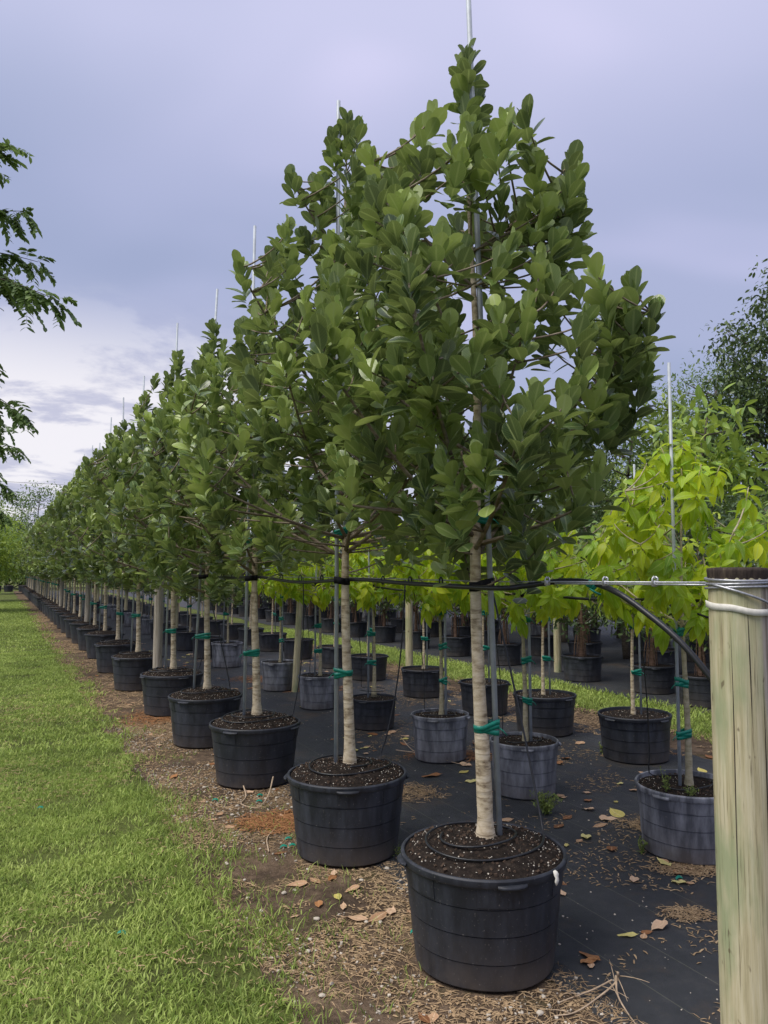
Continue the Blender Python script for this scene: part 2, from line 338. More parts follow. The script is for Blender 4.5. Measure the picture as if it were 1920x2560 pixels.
class Acc:
    def __init__(s): s.V = []; s.F = []; s.n = 0; s.U = []; s.T = []
    def add(s, V, F, uv=None, tint=None):
        V = np.asarray(V, dtype=np.float64).reshape(-1, 3); s.V.append(V); s.F.append(np.asarray(F).reshape(-1, 4) + s.n); s.n += len(V)
        s.U.append(uv if uv is not None else np.zeros((len(V), 2))); s.T.append(np.full(len(V), tint) if np.isscalar(tint) else (tint if tint is not None else np.zeros(len(V))))
    def mesh(s, name, mat, smooth=True, uv=False):
        return qmesh(name, np.concatenate(s.V), np.concatenate(s.F), mat, smooth, np.concatenate(s.U) if uv else None, np.concatenate(s.T) if uv else None)
    def box(s, c, size, rot=None):
        h = np.array(size) / 2
        V = np.array([(x, y, z) for x in (-1, 1) for y in (-1, 1) for z in (-1, 1)]) * h
        if rot is not None: V = V @ np.array(rot.to_matrix()).T
        s.add(V + np.array(c), [(0, 1, 3, 2), (4, 6, 7, 5), (0, 4, 5, 1), (2, 3, 7, 6), (0, 2, 6, 4), (1, 5, 7, 3)])
    def tube(s, pts, rad, sides=6, caps=True):
        pts = np.asarray(pts, dtype=np.float64); n = len(pts)
        rad = np.full(n, rad) if np.isscalar(rad) else np.asarray(rad)
        tan = np.gradient(pts, axis=0); tan /= np.linalg.norm(tan, axis=1)[:, None] + 1e-12
        ref = np.array((0.0, 0, 1)) if abs(tan[0][2]) < 0.9 else np.array((1.0, 0, 0))
        u = np.cross(tan[0], ref); u /= np.linalg.norm(u)
        a = np.arange(sides) * 2 * np.pi / sides; V = []
        for i in range(n):
            u = u - tan[i] * u.dot(tan[i]); u /= np.linalg.norm(u) + 1e-12
            w = np.cross(tan[i], u)
            V.append(pts[i] + rad[i] * (np.cos(a)[:, None] * u + np.sin(a)[:, None] * w))
        V = np.concatenate(V); F = []
        for i in range(n - 1):
            for k in range(sides):
                k2 = (k + 1) % sides
                F.append((i * sides + k, i * sides + k2, (i + 1) * sides + k2, (i + 1) * sides + k))
        if caps and sides >= 4:
            for off, flip in ((0, True), ((n - 1) * sides, False)):
                for k in range(1, sides - 2, 2):
                    q = (off, off + k, off + k + 1, off + k + 2)
                    F.append(q[::-1] if flip else q)
        s.add(V, F)
    def lathe(s, prof, sides=32, wob=None, sharp=()):
        if sharp:
            cuts = [0] + sorted(sharp) + [len(prof) - 1]
            for a_, b_ in zip(cuts[:-1], cuts[1:]): s.lathe(prof[a_:b_ + 1], sides, wob)
            return
        a = np.arange(sides) * 2 * np.pi / sides; V = []
        for r, z in prof:
            rr = r * (1 + (wob(a, z) if wob else 0))
            V.append(np.stack([np.cos(a) * rr, np.sin(a) * rr, np.full(sides, z)], 1))
        F = []
        for i in range(len(prof) - 1):
            for k in range(sides):
                k2 = (k + 1) % sides; F.append((i * sides + k, i * sides + k2, (i + 1) * sides + k2, (i + 1) * sides + k))
        s.add(np.concatenate(V), F)
def bez(a, b, c, n=6):
    t = np.linspace(0, 1, n)[:, None]; a, b, c = map(np.asarray, (a, b, c))
    return (1 - t) ** 2 * a + 2 * t * (1 - t) * b + t * t * c
def catmull(P, n=6):
    P = np.asarray(P, dtype=float); Q = np.vstack([2 * P[0] - P[1], P, 2 * P[-1] - P[-2]]); out = []
    for i in range(1, len(Q) - 2):
        t = np.linspace(0, 1, n, endpoint=False)[:, None]
        p0, p1, p2, p3 = Q[i - 1], Q[i], Q[i + 1], Q[i + 2]
        out.append(0.5 * (2 * p1 + (p2 - p0) * t + (2 * p0 - 5 * p1 + 4 * p2 - p3) * t ** 2 + (3 * p1 - p0 - 3 * p2 + p3) * t ** 3))
    out.append(P[-1:]); return np.concatenate(out)
WORDS = ['first', 'second', 'third', 'fourth', 'fifth', 'sixth', 'seventh', 'eighth', 'ninth', 'tenth', 'eleventh', 'twelfth', 'thirteenth', 'fourteenth', 'fifteenth', 'sixteenth', 'seventeenth', 'eighteenth', 'nineteenth', 'twentieth']
def ordw(i):
    if i < 20: return WORDS[i]
    k = i + 1
    tens = {2: 'twenty', 3: 'thirty', 4: 'forty'}[k // 10]
    return {2: 'twentieth', 3: 'thirtieth', 4: 'fortieth'}[k // 10] if k % 10 == 0 else tens + '-' + WORDS[k % 10 - 1]

# ------------------------------------------------------------------ leaves
def leaf_template(stations, halfw, curl, fold, wave=0.0):
    V = []; U = []
    for v, w in zip(stations, halfw):
        for k in (-1, 0, 1):
            V.append((k * w, v - 0.15 * curl * v * v, -curl * v * v + fold * abs(k) * w + wave * math.sin(v * 9 + k * 2) * abs(k)))
            U.append((0.5 + 0.5 * k, v))
    F = []
    for i in range(len(stations) - 1):
        a = i * 3; F += [(a, a + 1, a + 4, a + 3), (a + 1, a + 2, a + 5, a + 4)]
    return np.array(V), np.array(F), np.array(U)
ST8 = (0, .1, .25, .42, .6, .78, .93, 1.0)
OBO = np.array((.018, .04, .165, .25, .29, .275, .165, .035))
OVA = np.array((.010, .02, .13, .20, .195, .13, .05, .006))
ELL = np.array((.012, .05, .15, .20, .19, .14, .07, .02))
LEAF = {
    'clusia': [leaf_template(ST8, OBO * w, c, f) for w, c, f in ((1.0, .10, .18), (0.88, .22, .28), (1.08, .04, .12))],
    'yellow': [leaf_template(ST8, OVA * w, c, f, .012) for w, c, f in ((1.0, .35, .25), (1.1, .5, .2), (.9, .22, .3))],
    'big': [leaf_template(ST8, ELL * w, c, f) for w, c, f in ((1.0, .15, .2), (.85, .28, .28))],
}
ST4 = (0, .3, .7, 1.0)
LEAF['small'] = [leaf_template(ST4, np.array((.02, .2, .2, .015)), c, .2) for c in (.12, .3)]
LEAF['fine'] = [leaf_template((0, .5, 1.0), np.array((.03, .2, .02)), c, .1) for c in (.1, .25)]
NTINT = 6
LEAFMESH = {}
def leaf_mesh_for(kind, mat, var, tint):
    k = (kind, mat, var, tint)
    if k not in LEAFMESH:
        V, F, U = LEAF[kind][var]
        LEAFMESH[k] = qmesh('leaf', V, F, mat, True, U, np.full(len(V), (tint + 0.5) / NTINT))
    return LEAFMESH[k]
class Leaves:
    def __init__(s): s.P = []; s.X = []; s.Y = []; s.Z = []; s.S = []; s.T = []; s.K = []
    def add(s, p, y, z, size, tint, var):
        y = np.asarray(y, float); y = y / (np.linalg.norm(y) + 1e-9); z = np.asarray(z, float); z = z - y * z.dot(y)
        z /= np.linalg.norm(z) + 1e-9
        s.P.append(p); s.Y.append(y); s.Z.append(z); s.X.append(np.cross(y, z)); s.S.append(size); s.T.append(min(max(tint, 0), 1)); s.K.append(var)
    def add_many(s, P, Y, Z, S, T, K):
        Y = Y / (np.linalg.norm(Y, axis=1)[:, None] + 1e-9); Z = Z - Y * np.sum(Z * Y, 1)[:, None]; Z = Z / (np.linalg.norm(Z, axis=1)[:, None] + 1e-9)
        s.P += list(P); s.Y += list(Y); s.Z += list(Z); s.X += list(np.cross(Y, Z)); s.S += list(S); s.T += list(np.clip(T, 0, 1)); s.K += list(K)
    def arrays(s): return [np.array(a) for a in (s.P, s.X, s.Y, s.Z, s.S, s.T, s.K)]
    def mesh(s, name, kind, mat, idx=None):
        P, X, Y, Z, S, T, K = s.arrays()
        if idx is not None: P, X, Y, Z, S, T, K = (a[idx] for a in (P, X, Y, Z, S, T, K))
        acc = Acc()
        for v in range(len(LEAF[kind])):
            m = K == v
            if not m.any(): continue
            L, F, U = LEAF[kind][v]; n = int(m.sum())
            W = P[m][:, None, :] + S[m][:, None, None] * (L[None, :, 0:1] * X[m][:, None, :] + L[None, :, 1:2] * Y[m][:, None, :] + L[None, :, 2:3] * Z[m][:, None, :])
            FF = (F[None] + (np.arange(n) * len(L))[:, None, None]).reshape(-1, 4)
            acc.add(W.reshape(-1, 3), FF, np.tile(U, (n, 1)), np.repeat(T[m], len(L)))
        return acc.mesh(name, mat, True, True)
    def objects(s, kind, mat, idx, parent):
        P, X, Y, Z, S, T, K = s.arrays()
        for i in idx:
            me = leaf_mesh_for(kind, mat, int(K[i]), min(NTINT - 1, int(T[i] * NTINT)))
            o = bpy.data.objects.new('leaf', me); COL.objects.link(o); o.parent = parent
            x, y, z, sc = X[i], Y[i], Z[i], S[i]
            o.matrix_local = Matrix(((x[0] * sc, y[0] * sc, z[0] * sc, P[i][0]), (x[1] * sc, y[1] * sc, z[1] * sc, P[i][1]), (x[2] * sc, y[2] * sc, z[2] * sc, P[i][2]), (0, 0, 0, 1)))
def nrm(v): v = np.asarray(v, float); return v / (np.linalg.norm(v) + 1e-9)
def perp(a, r):
    u = nrm(np.cross(a, (0.31, 0.2, 1.0) if abs(a[2]) < .9 else (1.0, 0.1, 0.0))); w = np.cross(a, u); return u, w

# ------------------------------------------------------------------ ground
def sheet(name, q0, q1, s0, s1, z, mat, j0=0.1, j1=0.1, step=0.12, seed=1, nq=8):
    r = np.random.default_rng(seed); ns = int((s1 - s0) / step) + 1
    ss = np.linspace(s0, s1, ns)
    def wobble(a):
        if a == 0: return np.zeros(ns)
        w = np.zeros(ns)
        for f, k in ((0.35, .5), (0.9, .3), (2.3, .22), (5.5, .14), (13, .08)):
            w += k * np.sin(ss * f * 2 * np.pi / 2 + r.uniform(0, 6.3)) * (0.7 + 0.3 * np.sin(ss * f * .37 + r.uniform(0, 6)))
        return w * a + r.normal(0, a * .08, ns)
    a = q0 + wobble(j0); b = q1 + wobble(j1); V = []
    for k in range(nq + 1):
        q = a + (b - a) * k / nq
        V.append(np.stack([ND[0] * q + TD[0] * ss, ND[1] * q + TD[1] * ss, np.full(ns, z)], 1))
    V = np.concatenate(V); i = np.arange(ns - 1); F = []
    for k in range(nq):
        F.append(np.stack([k * ns + i, (k + 1) * ns + i, (k + 1) * ns + i + 1, k * ns + i + 1], 1))
    o = link(name, qmesh(name, V, np.concatenate(F), mat, True)); o['kind'] = 'structure'
    return o
G = 900.0
go = link('ground', qmesh('ground', [(-G, -G, 0), (G, -G, 0), (G, G, 0), (-G, G, 0)], [(0, 1, 2, 3)], 'field', False)); go['kind'] = 'structure'
SEND = 66.0
sheet('lawn', -6.0, 1.16, -6, SEND + 6, 0.004, 'lawn', 0, 0.0, 0.5, 2)
sheet('soil_strip', 1.04, 2.35, -6, SEND, 0.008, 'dirt', 0.10, 0.0, 0.06, 3)
sheet('weed_fabric', 1.98, 5.60, -6, SEND, 0.012, 'fabric', 0.13, 0.10, 0.06, 4)
sheet('soil_strip', 5.40, 6.25, -6, SEND, 0.008, 'dirt', 0.0, 0.10, 0.1, 5)
sheet('grass_aisle', 6.15, 7.45, -6, SEND, 0.004, 'lawn', 0, 0, 0.5, 6)
sheet('weed_fabric', 7.30, 18.0, -10, SEND, 0.012, 'fabric', 0.12, 0.0, 0.1, 7)

# ------------------------------------------------------------------ pots
def pot_bands(Rr, H, Rb):
    prof = [(0.0, 0.004), (Rb * .97, 0.004), (Rb, 0.012)]
    lv = (.25, .49, .73); zr = H - 0.032
    def rad(z): return Rb + (Rr * .955 - Rb) * (z / zr)
    for k in lv:
        z = H * k
        prof += [(rad(z) - .0015, z - .0035), (rad(z) - .0055, z - .003), (rad(z) - .0055, z + .0005), (rad(z) + .0015, z + .001)]
    prof += [(rad(zr) + .002, zr)]
    return prof, rad
POTPROTO = {}
def make_pot_proto(key, Rr, H, Rb, mat, mound, seed, grains):
    r = np.random.default_rng(seed)
    root = empty('nursery_pot', (0, 0, 0))
    ph = r.uniform(0, 6, 4)
    wob = lambda a, z: .010 * np.sin(2 * a + ph[0]) * (z / H) + .006 * np.sin(3 * a + ph[1]) + .004 * np.sin(5 * a + ph[2]) * (1 - z / H) * 2
    prof, rad = pot_bands(Rr, H, Rb)
    acc = Acc(); acc.lathe(prof, 56, wob, tuple(range(1, len(prof) - 1)))
    inner = [(Rr * .955, H - .03), (Rr * .93, H - .05), (Rr * .9, H - .10)]
    link('wall', acc.mesh('wall', mat), root)
    # raised panels under the rim
    for k in range(12):
        if k % 2 or not grains or grains < 105: continue
        pa = Acc()
        a0 = k * math.pi / 6 + ph[3]; aa = np.linspace(a0, a0 + math.pi / 6 * .96, 5)
        z0, z1 = H * .735 + .006, H - .034
        V = []
        for z in (z0, z1):
            rr = (rad(z) + .0042) * (1 + wob(aa, z)); V.append(np.stack([np.cos(aa) * rr, np.sin(aa) * rr, np.full(5, z)], 1))
        for z in (z1, z0):
            rr = (rad(z) - .004) * (1 + wob(aa, z)); V.append(np.stack([np.cos(aa) * rr, np.sin(aa) * rr, np.full(5, z)], 1))
        F = []
        for row in range(4):
            for c in range(4):
                r2 = (row + 1) % 4; F.append((row * 5 + c, row * 5 + c + 1, r2 * 5 + c + 1, r2 * 5 + c))
        F += [(0, 5, 10, 15), (19, 14, 9, 4)]
        pa.add(np.concatenate(V), F)
        link('raised_panel', pa.mesh('raised_panel', mat, False), root)
    ra = Acc()
    zr = H - .034
    ra.lathe([(Rr * .955, zr - .002), (Rr * .99, zr), (Rr, zr + .006), (Rr * 1.0, H - .008), (Rr * .99, H - .002), (Rr * .975, H), (Rr * .958, H - .004), (Rr * .94, H - .05), (Rr * .92, H - .09)], 56, wob, (1, 3, 6))
    rim = link('rim', ra.mesh('rim', mat), root)
    for k in range(4):
        a0 = ph[3] + .4 + k * math.pi / 2; ha = Acc()
        aa = np.linspace(a0 - .17, a0 + .17, 7); V = []
        for dr, z in ((-.006, zr - .004), (.016, zr - .001), (.020, zr + .006), (.012, zr + .013), (-.006, zr + .015)):
            rr = (Rr + dr * np.array((.3, .9, 1, 1, 1, .9, .3))) * (1 + wob(aa, z)); V.append(np.stack([np.cos(aa) * rr, np.sin(aa) * rr, np.full(7, z)], 1))
        F = [(i * 7 + c, i * 7 + c + 1, (i + 1) * 7 + c + 1, (i + 1) * 7 + c) for i in range(4) for c in range(6)]
        ha.add(np.concatenate(V), F); link('handle', ha.mesh('handle', mat), root)
    # soil mound
    sa = Acc(); z0 = H - (.014 if mound > .04 else .03); prof = []
    for k in np.linspace(0.955, 0.0, 9): prof.append((Rr * k, z0 + mound * (1 - (k / .955) ** 2) ** .8 + (0.004 if k < .9 else 0)))
    sa.lathe(prof, 40, lambda a, z: .004 * np.sin(7 * a + z * 90))
    V = sa.V[0]; V[:, 2] += r.normal(0, .0022, len(V)); V[-40:, 2] = V[-40:, 2].mean()
    soil = link('soil', sa.mesh('soil', 'soil'), root)
    if grains:
        for nm, mt, n, lo, hi in (('perlite', 'perlite', grains, .0022, .0055), ('bark_chip', 'chip', grains, .005, .013)):
            ga = Acc()
            for i in range(n):
                k = math.sqrt(r.uniform(0.01, .86)); a = r.uniform(0, 6.283); rr = k * Rr * .99
                z = z0 + mound * max(0, 1 - (k * .99 / .955) ** 2) ** .8 + .004
                sz = r.uniform(lo, hi)
                ga.box((rr * math.cos(a), rr * math.sin(a), z), (sz * r.uniform(.6, 1.5), sz, sz * r.uniform(.4, .8)), Quaternion(r.normal(0, 1, 4)).normalized())
            g = link(nm, ga.mesh(nm, mt, False), soil); g['kind'] = 'stuff'
    return root
POTSPEC = {'big': (.352, .45, .292, 'pot_black', .062), 'grey': (.255, .385, .222, 'pot_grey', .012), 'greybig': (.30, .385, .262, 'pot_grey', .012), 'mid': (.315, .385, .275, 'pot_black', .012)}
for k, (a, b, c, m, md) in POTSPEC.items():
    POTPROTO[k] = [make_pot_proto(k, a, b, c, m, md, 11 + i * 7 + len(k), (330 if k == 'big' else 110) if i == 0 else (130 if k == 'big' else 0)) for i in range(2)]
USED = set()
def place_pot(key, x, y, label, group, near=True, var=0, scale=1.0, tilt=0.0):
    p = POTPROTO[key][var]
    if (key, var) in USED: o = copy_tree(p)
    else: o = p; USED.add((key, var))
    o.location = (x, y, 0.014); o.rotation_euler = (tilt, rng.uniform(-.012, .012), rng.uniform(0, 6.28)); o.scale = (scale, scale, scale)
    return tag(o, label, 'plant pot', group)

# ------------------------------------------------------------------ trees in pots
def grow(r, profile, ntips, trunk_r, ztrunk0, lean, limb_n, up, mind, style, top_z, split_limbs=False, limb_angle=0.9, lobes=(), hole=None):
    """returns (trunk Acc, list of limb Accs, list of (tip, axis)) in local coordinates, base of the trunk at z = ztrunk0"""
    zs = np.array([p[0] for p in profile]); Ls = np.array([p[1] for p in profile]); Rs = np.array([p[2] for p in profile])
    tips = []; lp = r.uniform(0, 6.28, 3)
    zz = np.linspace(zs[0], zs[-1], 60); wgt = np.interp(zz, zs, (Ls + Rs) / 2) ** 1.4 + .01; wgt /= wgt.sum()
    tries = 0
    while len(tips) < ntips and tries < ntips * 40:
        tries += 1
        z = r.choice(zz, p=wgt) + r.uniform(-.03, .03); a = r.uniform(0, 2 * np.pi)
        L_, R_ = np.interp(z, zs, Ls), np.interp(z, zs, Rs); ca = math.cos(a)
        rad = (R_ * (.5 + .5 * ca) + L_ * (.5 - .5 * ca)) * (.97 + .15 * math.sin(3 * a + lp[0] + z * 3.3) + .12 * math.sin(5 * a - z * 6.1 + lp[1]))
        k = math.sqrt(r.uniform(.03, 1.0)); k = k if r.uniform() < .5 else max(k, r.uniform(.72, 1.0))
        p = np.array((math.cos(a) * rad * k, math.sin(a) * rad * k, z))
        if hole is not None and abs(p[0] - hole[0]) < hole[2] and abs(z - hole[1]) < hole[3]: continue
        if tips and min(np.sum((np.array(tips) - p) ** 2, 1)) < mind * mind: continue
        tips.append(p)
    for lx, ly, lz, rx, ry, rz, nl in lobes:
        c_ = 0; t_ = 0
        while c_ < nl and t_ < 4000:
            t_ += 1; d_ = r.normal(0, 1, 3); d_ = d_ / np.linalg.norm(d_) * r.uniform(.05, 1) ** .4
            p = np.array((lx + d_[0] * rx, ly + d_[1] * ry, lz + d_[2] * rz))
            if min(np.sum((np.array(tips) - p) ** 2, 1)) < (mind * .85) ** 2: continue
            tips.append(p); c_ += 1
    tips = np.array(tips)
    def trunk_at(z):
        f = (z - ztrunk0) / (top_z - ztrunk0); return np.array((lean[0] * f + .012 * math.sin(z * 3.1), lean[1] * f, z))
    tr = Acc(); zt = np.concatenate([np.linspace(ztrunk0 - .06, ztrunk0 + .08, 4), np.linspace(ztrunk0 + .15, top_z - .04, 26)])
    pts = np.array([trunk_at(z) for z in zt]); f = np.clip((zt - ztrunk0) / (top_z - ztrunk0), 0, 1)
    rad = trunk_r * (1 - .90 * f ** .85) * (1 + .05 * np.sin(zt * 41 + r.uniform(0, 6)) * (f < .5)); rad[:3] *= np.array((1.5, 1.3, 1.12))
    tr.tube(pts, rad, 10)
    # main limbs: far-apart outer tips
    cand = np.hypot(tips[:, 0], tips[:, 1]); order = [int(np.argmax(cand))]
    while len(order) < min(limb_n, len(tips)):
        d = np.min(np.linalg.norm(tips[:, None] - tips[order][None], axis=2), axis=1) * (cand + .12); order.append(int(np.argmax(d)))
    limbs = []
    out = []
    for i in order:
        e = tips[i]; rr = math.hypot(e[0], e[1]); zb = max(profile[0][0] - r.uniform(-.15, .14), e[2] - rr * limb_angle - .12); zb = min(zb, top_z - .25)
        s0 = trunk_at(zb); c = s0 + (e - s0) * np.array((.55, .55, .34)) ; pl = bez(s0, c, e, 10)
        acc = Acc(); r0 = .45 * np.interp(zb, zt, rad) + .002
        acc.tube(pl, np.linspace(min(r0, .016), .0045, 10), 6); limbs.append((pl, acc)); out.append((e, pl[-1] - pl[-3]))
    allp = np.concatenate([l[0] for l in limbs]); own = np.repeat(np.arange(len(limbs)), 10)
    for i in range(len(tips)):
        if i in order: continue
        e = tips[i]; d = np.linalg.norm(allp - e, axis=1) + np.where(allp[:, 2] > e[2] - .04, 1.0, 0.0)
        j = int(np.argmin(d)); zt_ = max(profile[0][0] - .2, e[2] - math.hypot(e[0], e[1]) * 1.0 - .1); ta = trunk_at(min(zt_, top_z - .1))
        if np.linalg.norm(ta - e) < d[j]: s0, acc = ta, limbs[own[j]][1]
        else: s0, acc = allp[j], limbs[own[j]][1]
        h = e - s0; c = s0 + np.array((h[0] * .65, h[1] * .65, h[2] * .35)); pl = bez(s0, c, e, 6)
        ln = np.linalg.norm(h); acc.tube(pl, np.linspace(.0035 + .006 * min(ln, .6), .003, 6), 5); out.append((e, pl[-1] - pl[-2]))
    out.append((trunk_at(top_z), np.array((0, 0, 1.0)))); out.append((trunk_at(top_z - .16), np.array((.25, .1, 1.0))))
    return tr, limbs, [(t, nrm(nrm(a) + np.array((0, 0, up)))) for t, a in out]

def rosette_clusia(r, L, tip, ax, size):
    u, w = perp(ax, r); a0 = r.uniform(0, 6.28); n = int(r.integers(12, 18)); base = r.uniform(.05, .42) if r.uniform() < .42 else r.uniform(.48, .98)
    stem = r.uniform(.13, .22)
    for k in range(n):
        f = k / (n - 1)                           # 0 = youngest at the tip, 1 = oldest below
        a = a0 + (k % 2) * math.pi + (k // 2) * math.pi / 2 + r.normal(0, .25)
        phi = R(7) + f ** 1.3 * R(62) + r.normal(0, R(8)); rd = math.cos(a) * u + math.sin(a) * w
        d = ax * math.cos(phi) + rd * math.sin(phi); up = ax * math.sin(phi) - rd * math.cos(phi)
        up = up + r.normal(0, .2, 3); d = d + np.array((0, 0, .12 - .2 * f)) + r.normal(0, .06, 3)
        sz = size * (r.uniform(.80, 1.15) if k > 1 else r.uniform(.5, .95))
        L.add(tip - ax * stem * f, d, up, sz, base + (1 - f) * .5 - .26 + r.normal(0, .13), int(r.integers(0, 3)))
def rosette_yellow(r, L, tip, ax, size):
    u, w = perp(ax, r); a0 = r.uniform(0, 6.28); n = r.integers(10, 16); base = r.uniform(.25, .85)
    for k in range(n):
        f = k / (n - 1); a = a0 + k * 2.4 + r.normal(0, .2); rd = math.cos(a) * u + math.sin(a) * w
        phi = R(38) + f * R(75) + r.normal(0, R(10))
        d = ax * math.cos(phi) + rd * math.sin(phi) + np.array((0, 0, -.55 - .75 * f)); up = ax * math.sin(phi) - rd * math.cos(phi) + np.array((0, 0, .3)) + r.normal(0, .15, 3)
        L.add(tip - ax * .11 * f, d, up, size * r.uniform(.75, 1.15) * (1.0 if k > 2 else .7), base + .28 * f - .1 + r.normal(0, .09), int(r.integers(0, 3)))
def rosette_small(r, L, tip, ax, size, n=26, spread=.13):
    base = r.uniform(.1, .7)
    P = tip + r.normal(0, spread, (n, 3)) * np.array((1, 1, .8)) - ax * .04
    D = P - tip + ax * .05; D = D / np.linalg.norm(D, axis=1)[:, None] * .7 + r.normal(0, .5, (n, 3)) + np.array((0, 0, -.15))
    L.add_many(P, D, np.array((0, 0, 1.0)) + r.normal(0, .5, (n, 3)), size * r.uniform(.7, 1.25, n), base + r.normal(0, .18, n), r.integers(0, 2, n))

def build_tree(name, r, profile, ntips, trunk_r, z0, lean, limb_n, up, mind, leafkind, leafmat, leafsize, ros, top_z, bark, twig, individual=0, view=(0, -1, 0), split=False, limb_angle=.9, lobes=(), hole=None):
    tr, limbs, tips = grow(r, profile, ntips, trunk_r, z0, lean, limb_n, up, mind, None, top_z, split, limb_angle, lobes, hole)
    L = Leaves()
    for t, a in tips: ros(r, L, t, a, leafsize)
    root = empty(name, (0, 0, 0))
    link('trunk', tr.mesh('trunk', bark), root)
    if split:
        for pl, acc in limbs: link('branch', acc.mesh('branch', twig), root)
    else:
        al = Acc()
        for pl, acc in limbs:
            for V, F in zip(acc.V, acc.F): pass
            al.add(np.concatenate(acc.V), np.concatenate(acc.F))
        link('branches', al.mesh('branches', twig), root)
    n = len(L.P); vw = np.array(view)
    full = None
    if individual:
        P = np.array(L.P); c = P.mean(0); score = (P - c) @ vw + .25 * np.linalg.norm(P - c, axis=1)
        idx = np.argsort(-score); sel = idx[:individual]; rest = idx[individual:]
        crown = link('crown', L.mesh('crown', leafkind, leafmat, rest), root); crown['kind'] = 'stuff'
        L.objects(leafkind, leafmat, sel, crown)
    else:
        crown = link('crown', L.mesh('crown', leafkind, leafmat), root); crown['kind'] = 'stuff'
    return root

# ------------------------------------------------------------------ stakes, ties, hose
def make_stake(base, top, trunk_pts, ties, strap_z=None, r=.0125, label='', group=None):
    """a galvanised tube with the green tape ties and the black strap that hold the trunk to it"""
    b = Vector(base); t = Vector(top); root = empty('tree_stake', b)
    a = Acc(); a.tube([(0, 0, -.05), tuple((t - b) * .5), tuple(t - b)], r, 8); link('tube', a.mesh('tube', 'pole'), root)
    def loop(nm, z, h, mat, thick, wraps):
        f = (z - b.z) / (t.z - b.z); c1 = b + (t - b) * f; c2 = Vector(trunk_pts(z)); rt = trunk_pts(z, True)
        d = (c2 - c1); d.z = 0; ln = d.length; d.normalize(); s = Vector((-d.y, d.x, 0))
        rr = np.random.default_rng(int(abs(c1.x * 977 + z * 331) * 10)); acc = Acc()
        for w_ in range(wraps):
            z_ = z + (w_ - (wraps - 1) / 2) * h * .62; sl_ = rr.uniform(-.012, .012)
            e = thick + .0012 * w_
            pts = []
            for k in range(9): an = math.pi / 2 + math.pi * k / 8; pts.append((c1 + d * math.cos(an) * (r + e) + s * math.sin(an) * (r + e), 0))
            for k in range(9): an = -math.pi / 2 + math.pi * k / 8; pts.append((c2 + d * math.cos(an) * (rt + e) + s * math.sin(an) * (rt + e), 1))
            n = len(pts); V = []
            for p, side in pts:
                zz = z_ + sl_ * (1 if side else -1)
                V.append((p.x - b.x, p.y - b.y, zz - h / 2 - b.z)); V.append((p.x - b.x, p.y - b.y, zz + h / 2 - b.z))
            F = [(2 * k, 2 * ((k + 1) % n), 2 * ((k + 1) % n) + 1, 2 * k + 1) for k in range(n)]
            acc.add(V, F)
        if mat == 'tape':
            q = c1 - b; acc.tube([(q.x - d.x * r, q.y - d.y * r - .01, z - b.z), (q.x - d.x * .03, q.y - .02, z - b.z - .012), (q.x - d.x * .045, q.y - .02, z - b.z - .03)], .003, 4)
        else:
            q = (c1 + c2) / 2 - b; acc.box((q.x, q.y - max(r, rt) - thick - .006, z - b.z), (.045, .010, h * .8))
        o = link(nm, acc.mesh(nm, mat, True), root)
        so_ = o.modifiers.new('thickness', 'SOLIDIFY'); so_.thickness = .0015
    for z in ties: loop('tie_tape', z, .022, 'tape', .003, 3)
    if strap_z: loop('strap', strap_z, .042, 'strap', .006, 1)
    return tag(root, label, 'tree stake', group)

# positions
R1 = [((p - 960) / FPX * (d - .07), d) for p, d in ((1205, 3.36), (870, 4.6), (640, 6.1), (517, 7.4), (433, 8.9), (346, 10.7), (296, 12.5), (264, 14.4))]
s_last = to_s(*R1[-1])
k = 1
while True:
    x, y = qs(1.80, s_last + k * 1.62)
    if y > 55: break
    R1.append((x, y)); k += 1
ROW1 = 'trees potted in the outer row along the lawn'
PROF1 = [(1.76, .35, .34), (1.95, .66, .56), (2.2, .72, .64), (2.45, .84, .72), (2.7, .86, .62), (2.9, .75, .48), (3.2, .60, .36), (3.45, .46, .30), (3.66, .34, .24), (3.85, .24, .16), (4.00, .06, .05)]
def gen_profile(r, top, base=1.66, rmax=.84):
    out = []
    for f, w in ((0, .35), (.07, .78), (.16, .95), (.28, 1.0), (.42, .9), (.56, .74), (.70, .54), (.83, .34), (.93, .17), (1, .05)):
        out.append((base + (top - base) * f, rmax * w * r.uniform(.88, 1.12), rmax * w * r.uniform(.88, 1.12)))
    return out
SOILZ = .014 + .45 - .014 + .062
heights = [4.02, 4.48, 3.72, 4.05, 4.2, 4.12]
variants = []
def view_to_cam(x, y): v = np.array((-x, -y, .35)); return v / np.linalg.norm(v)
VAR_N = 3
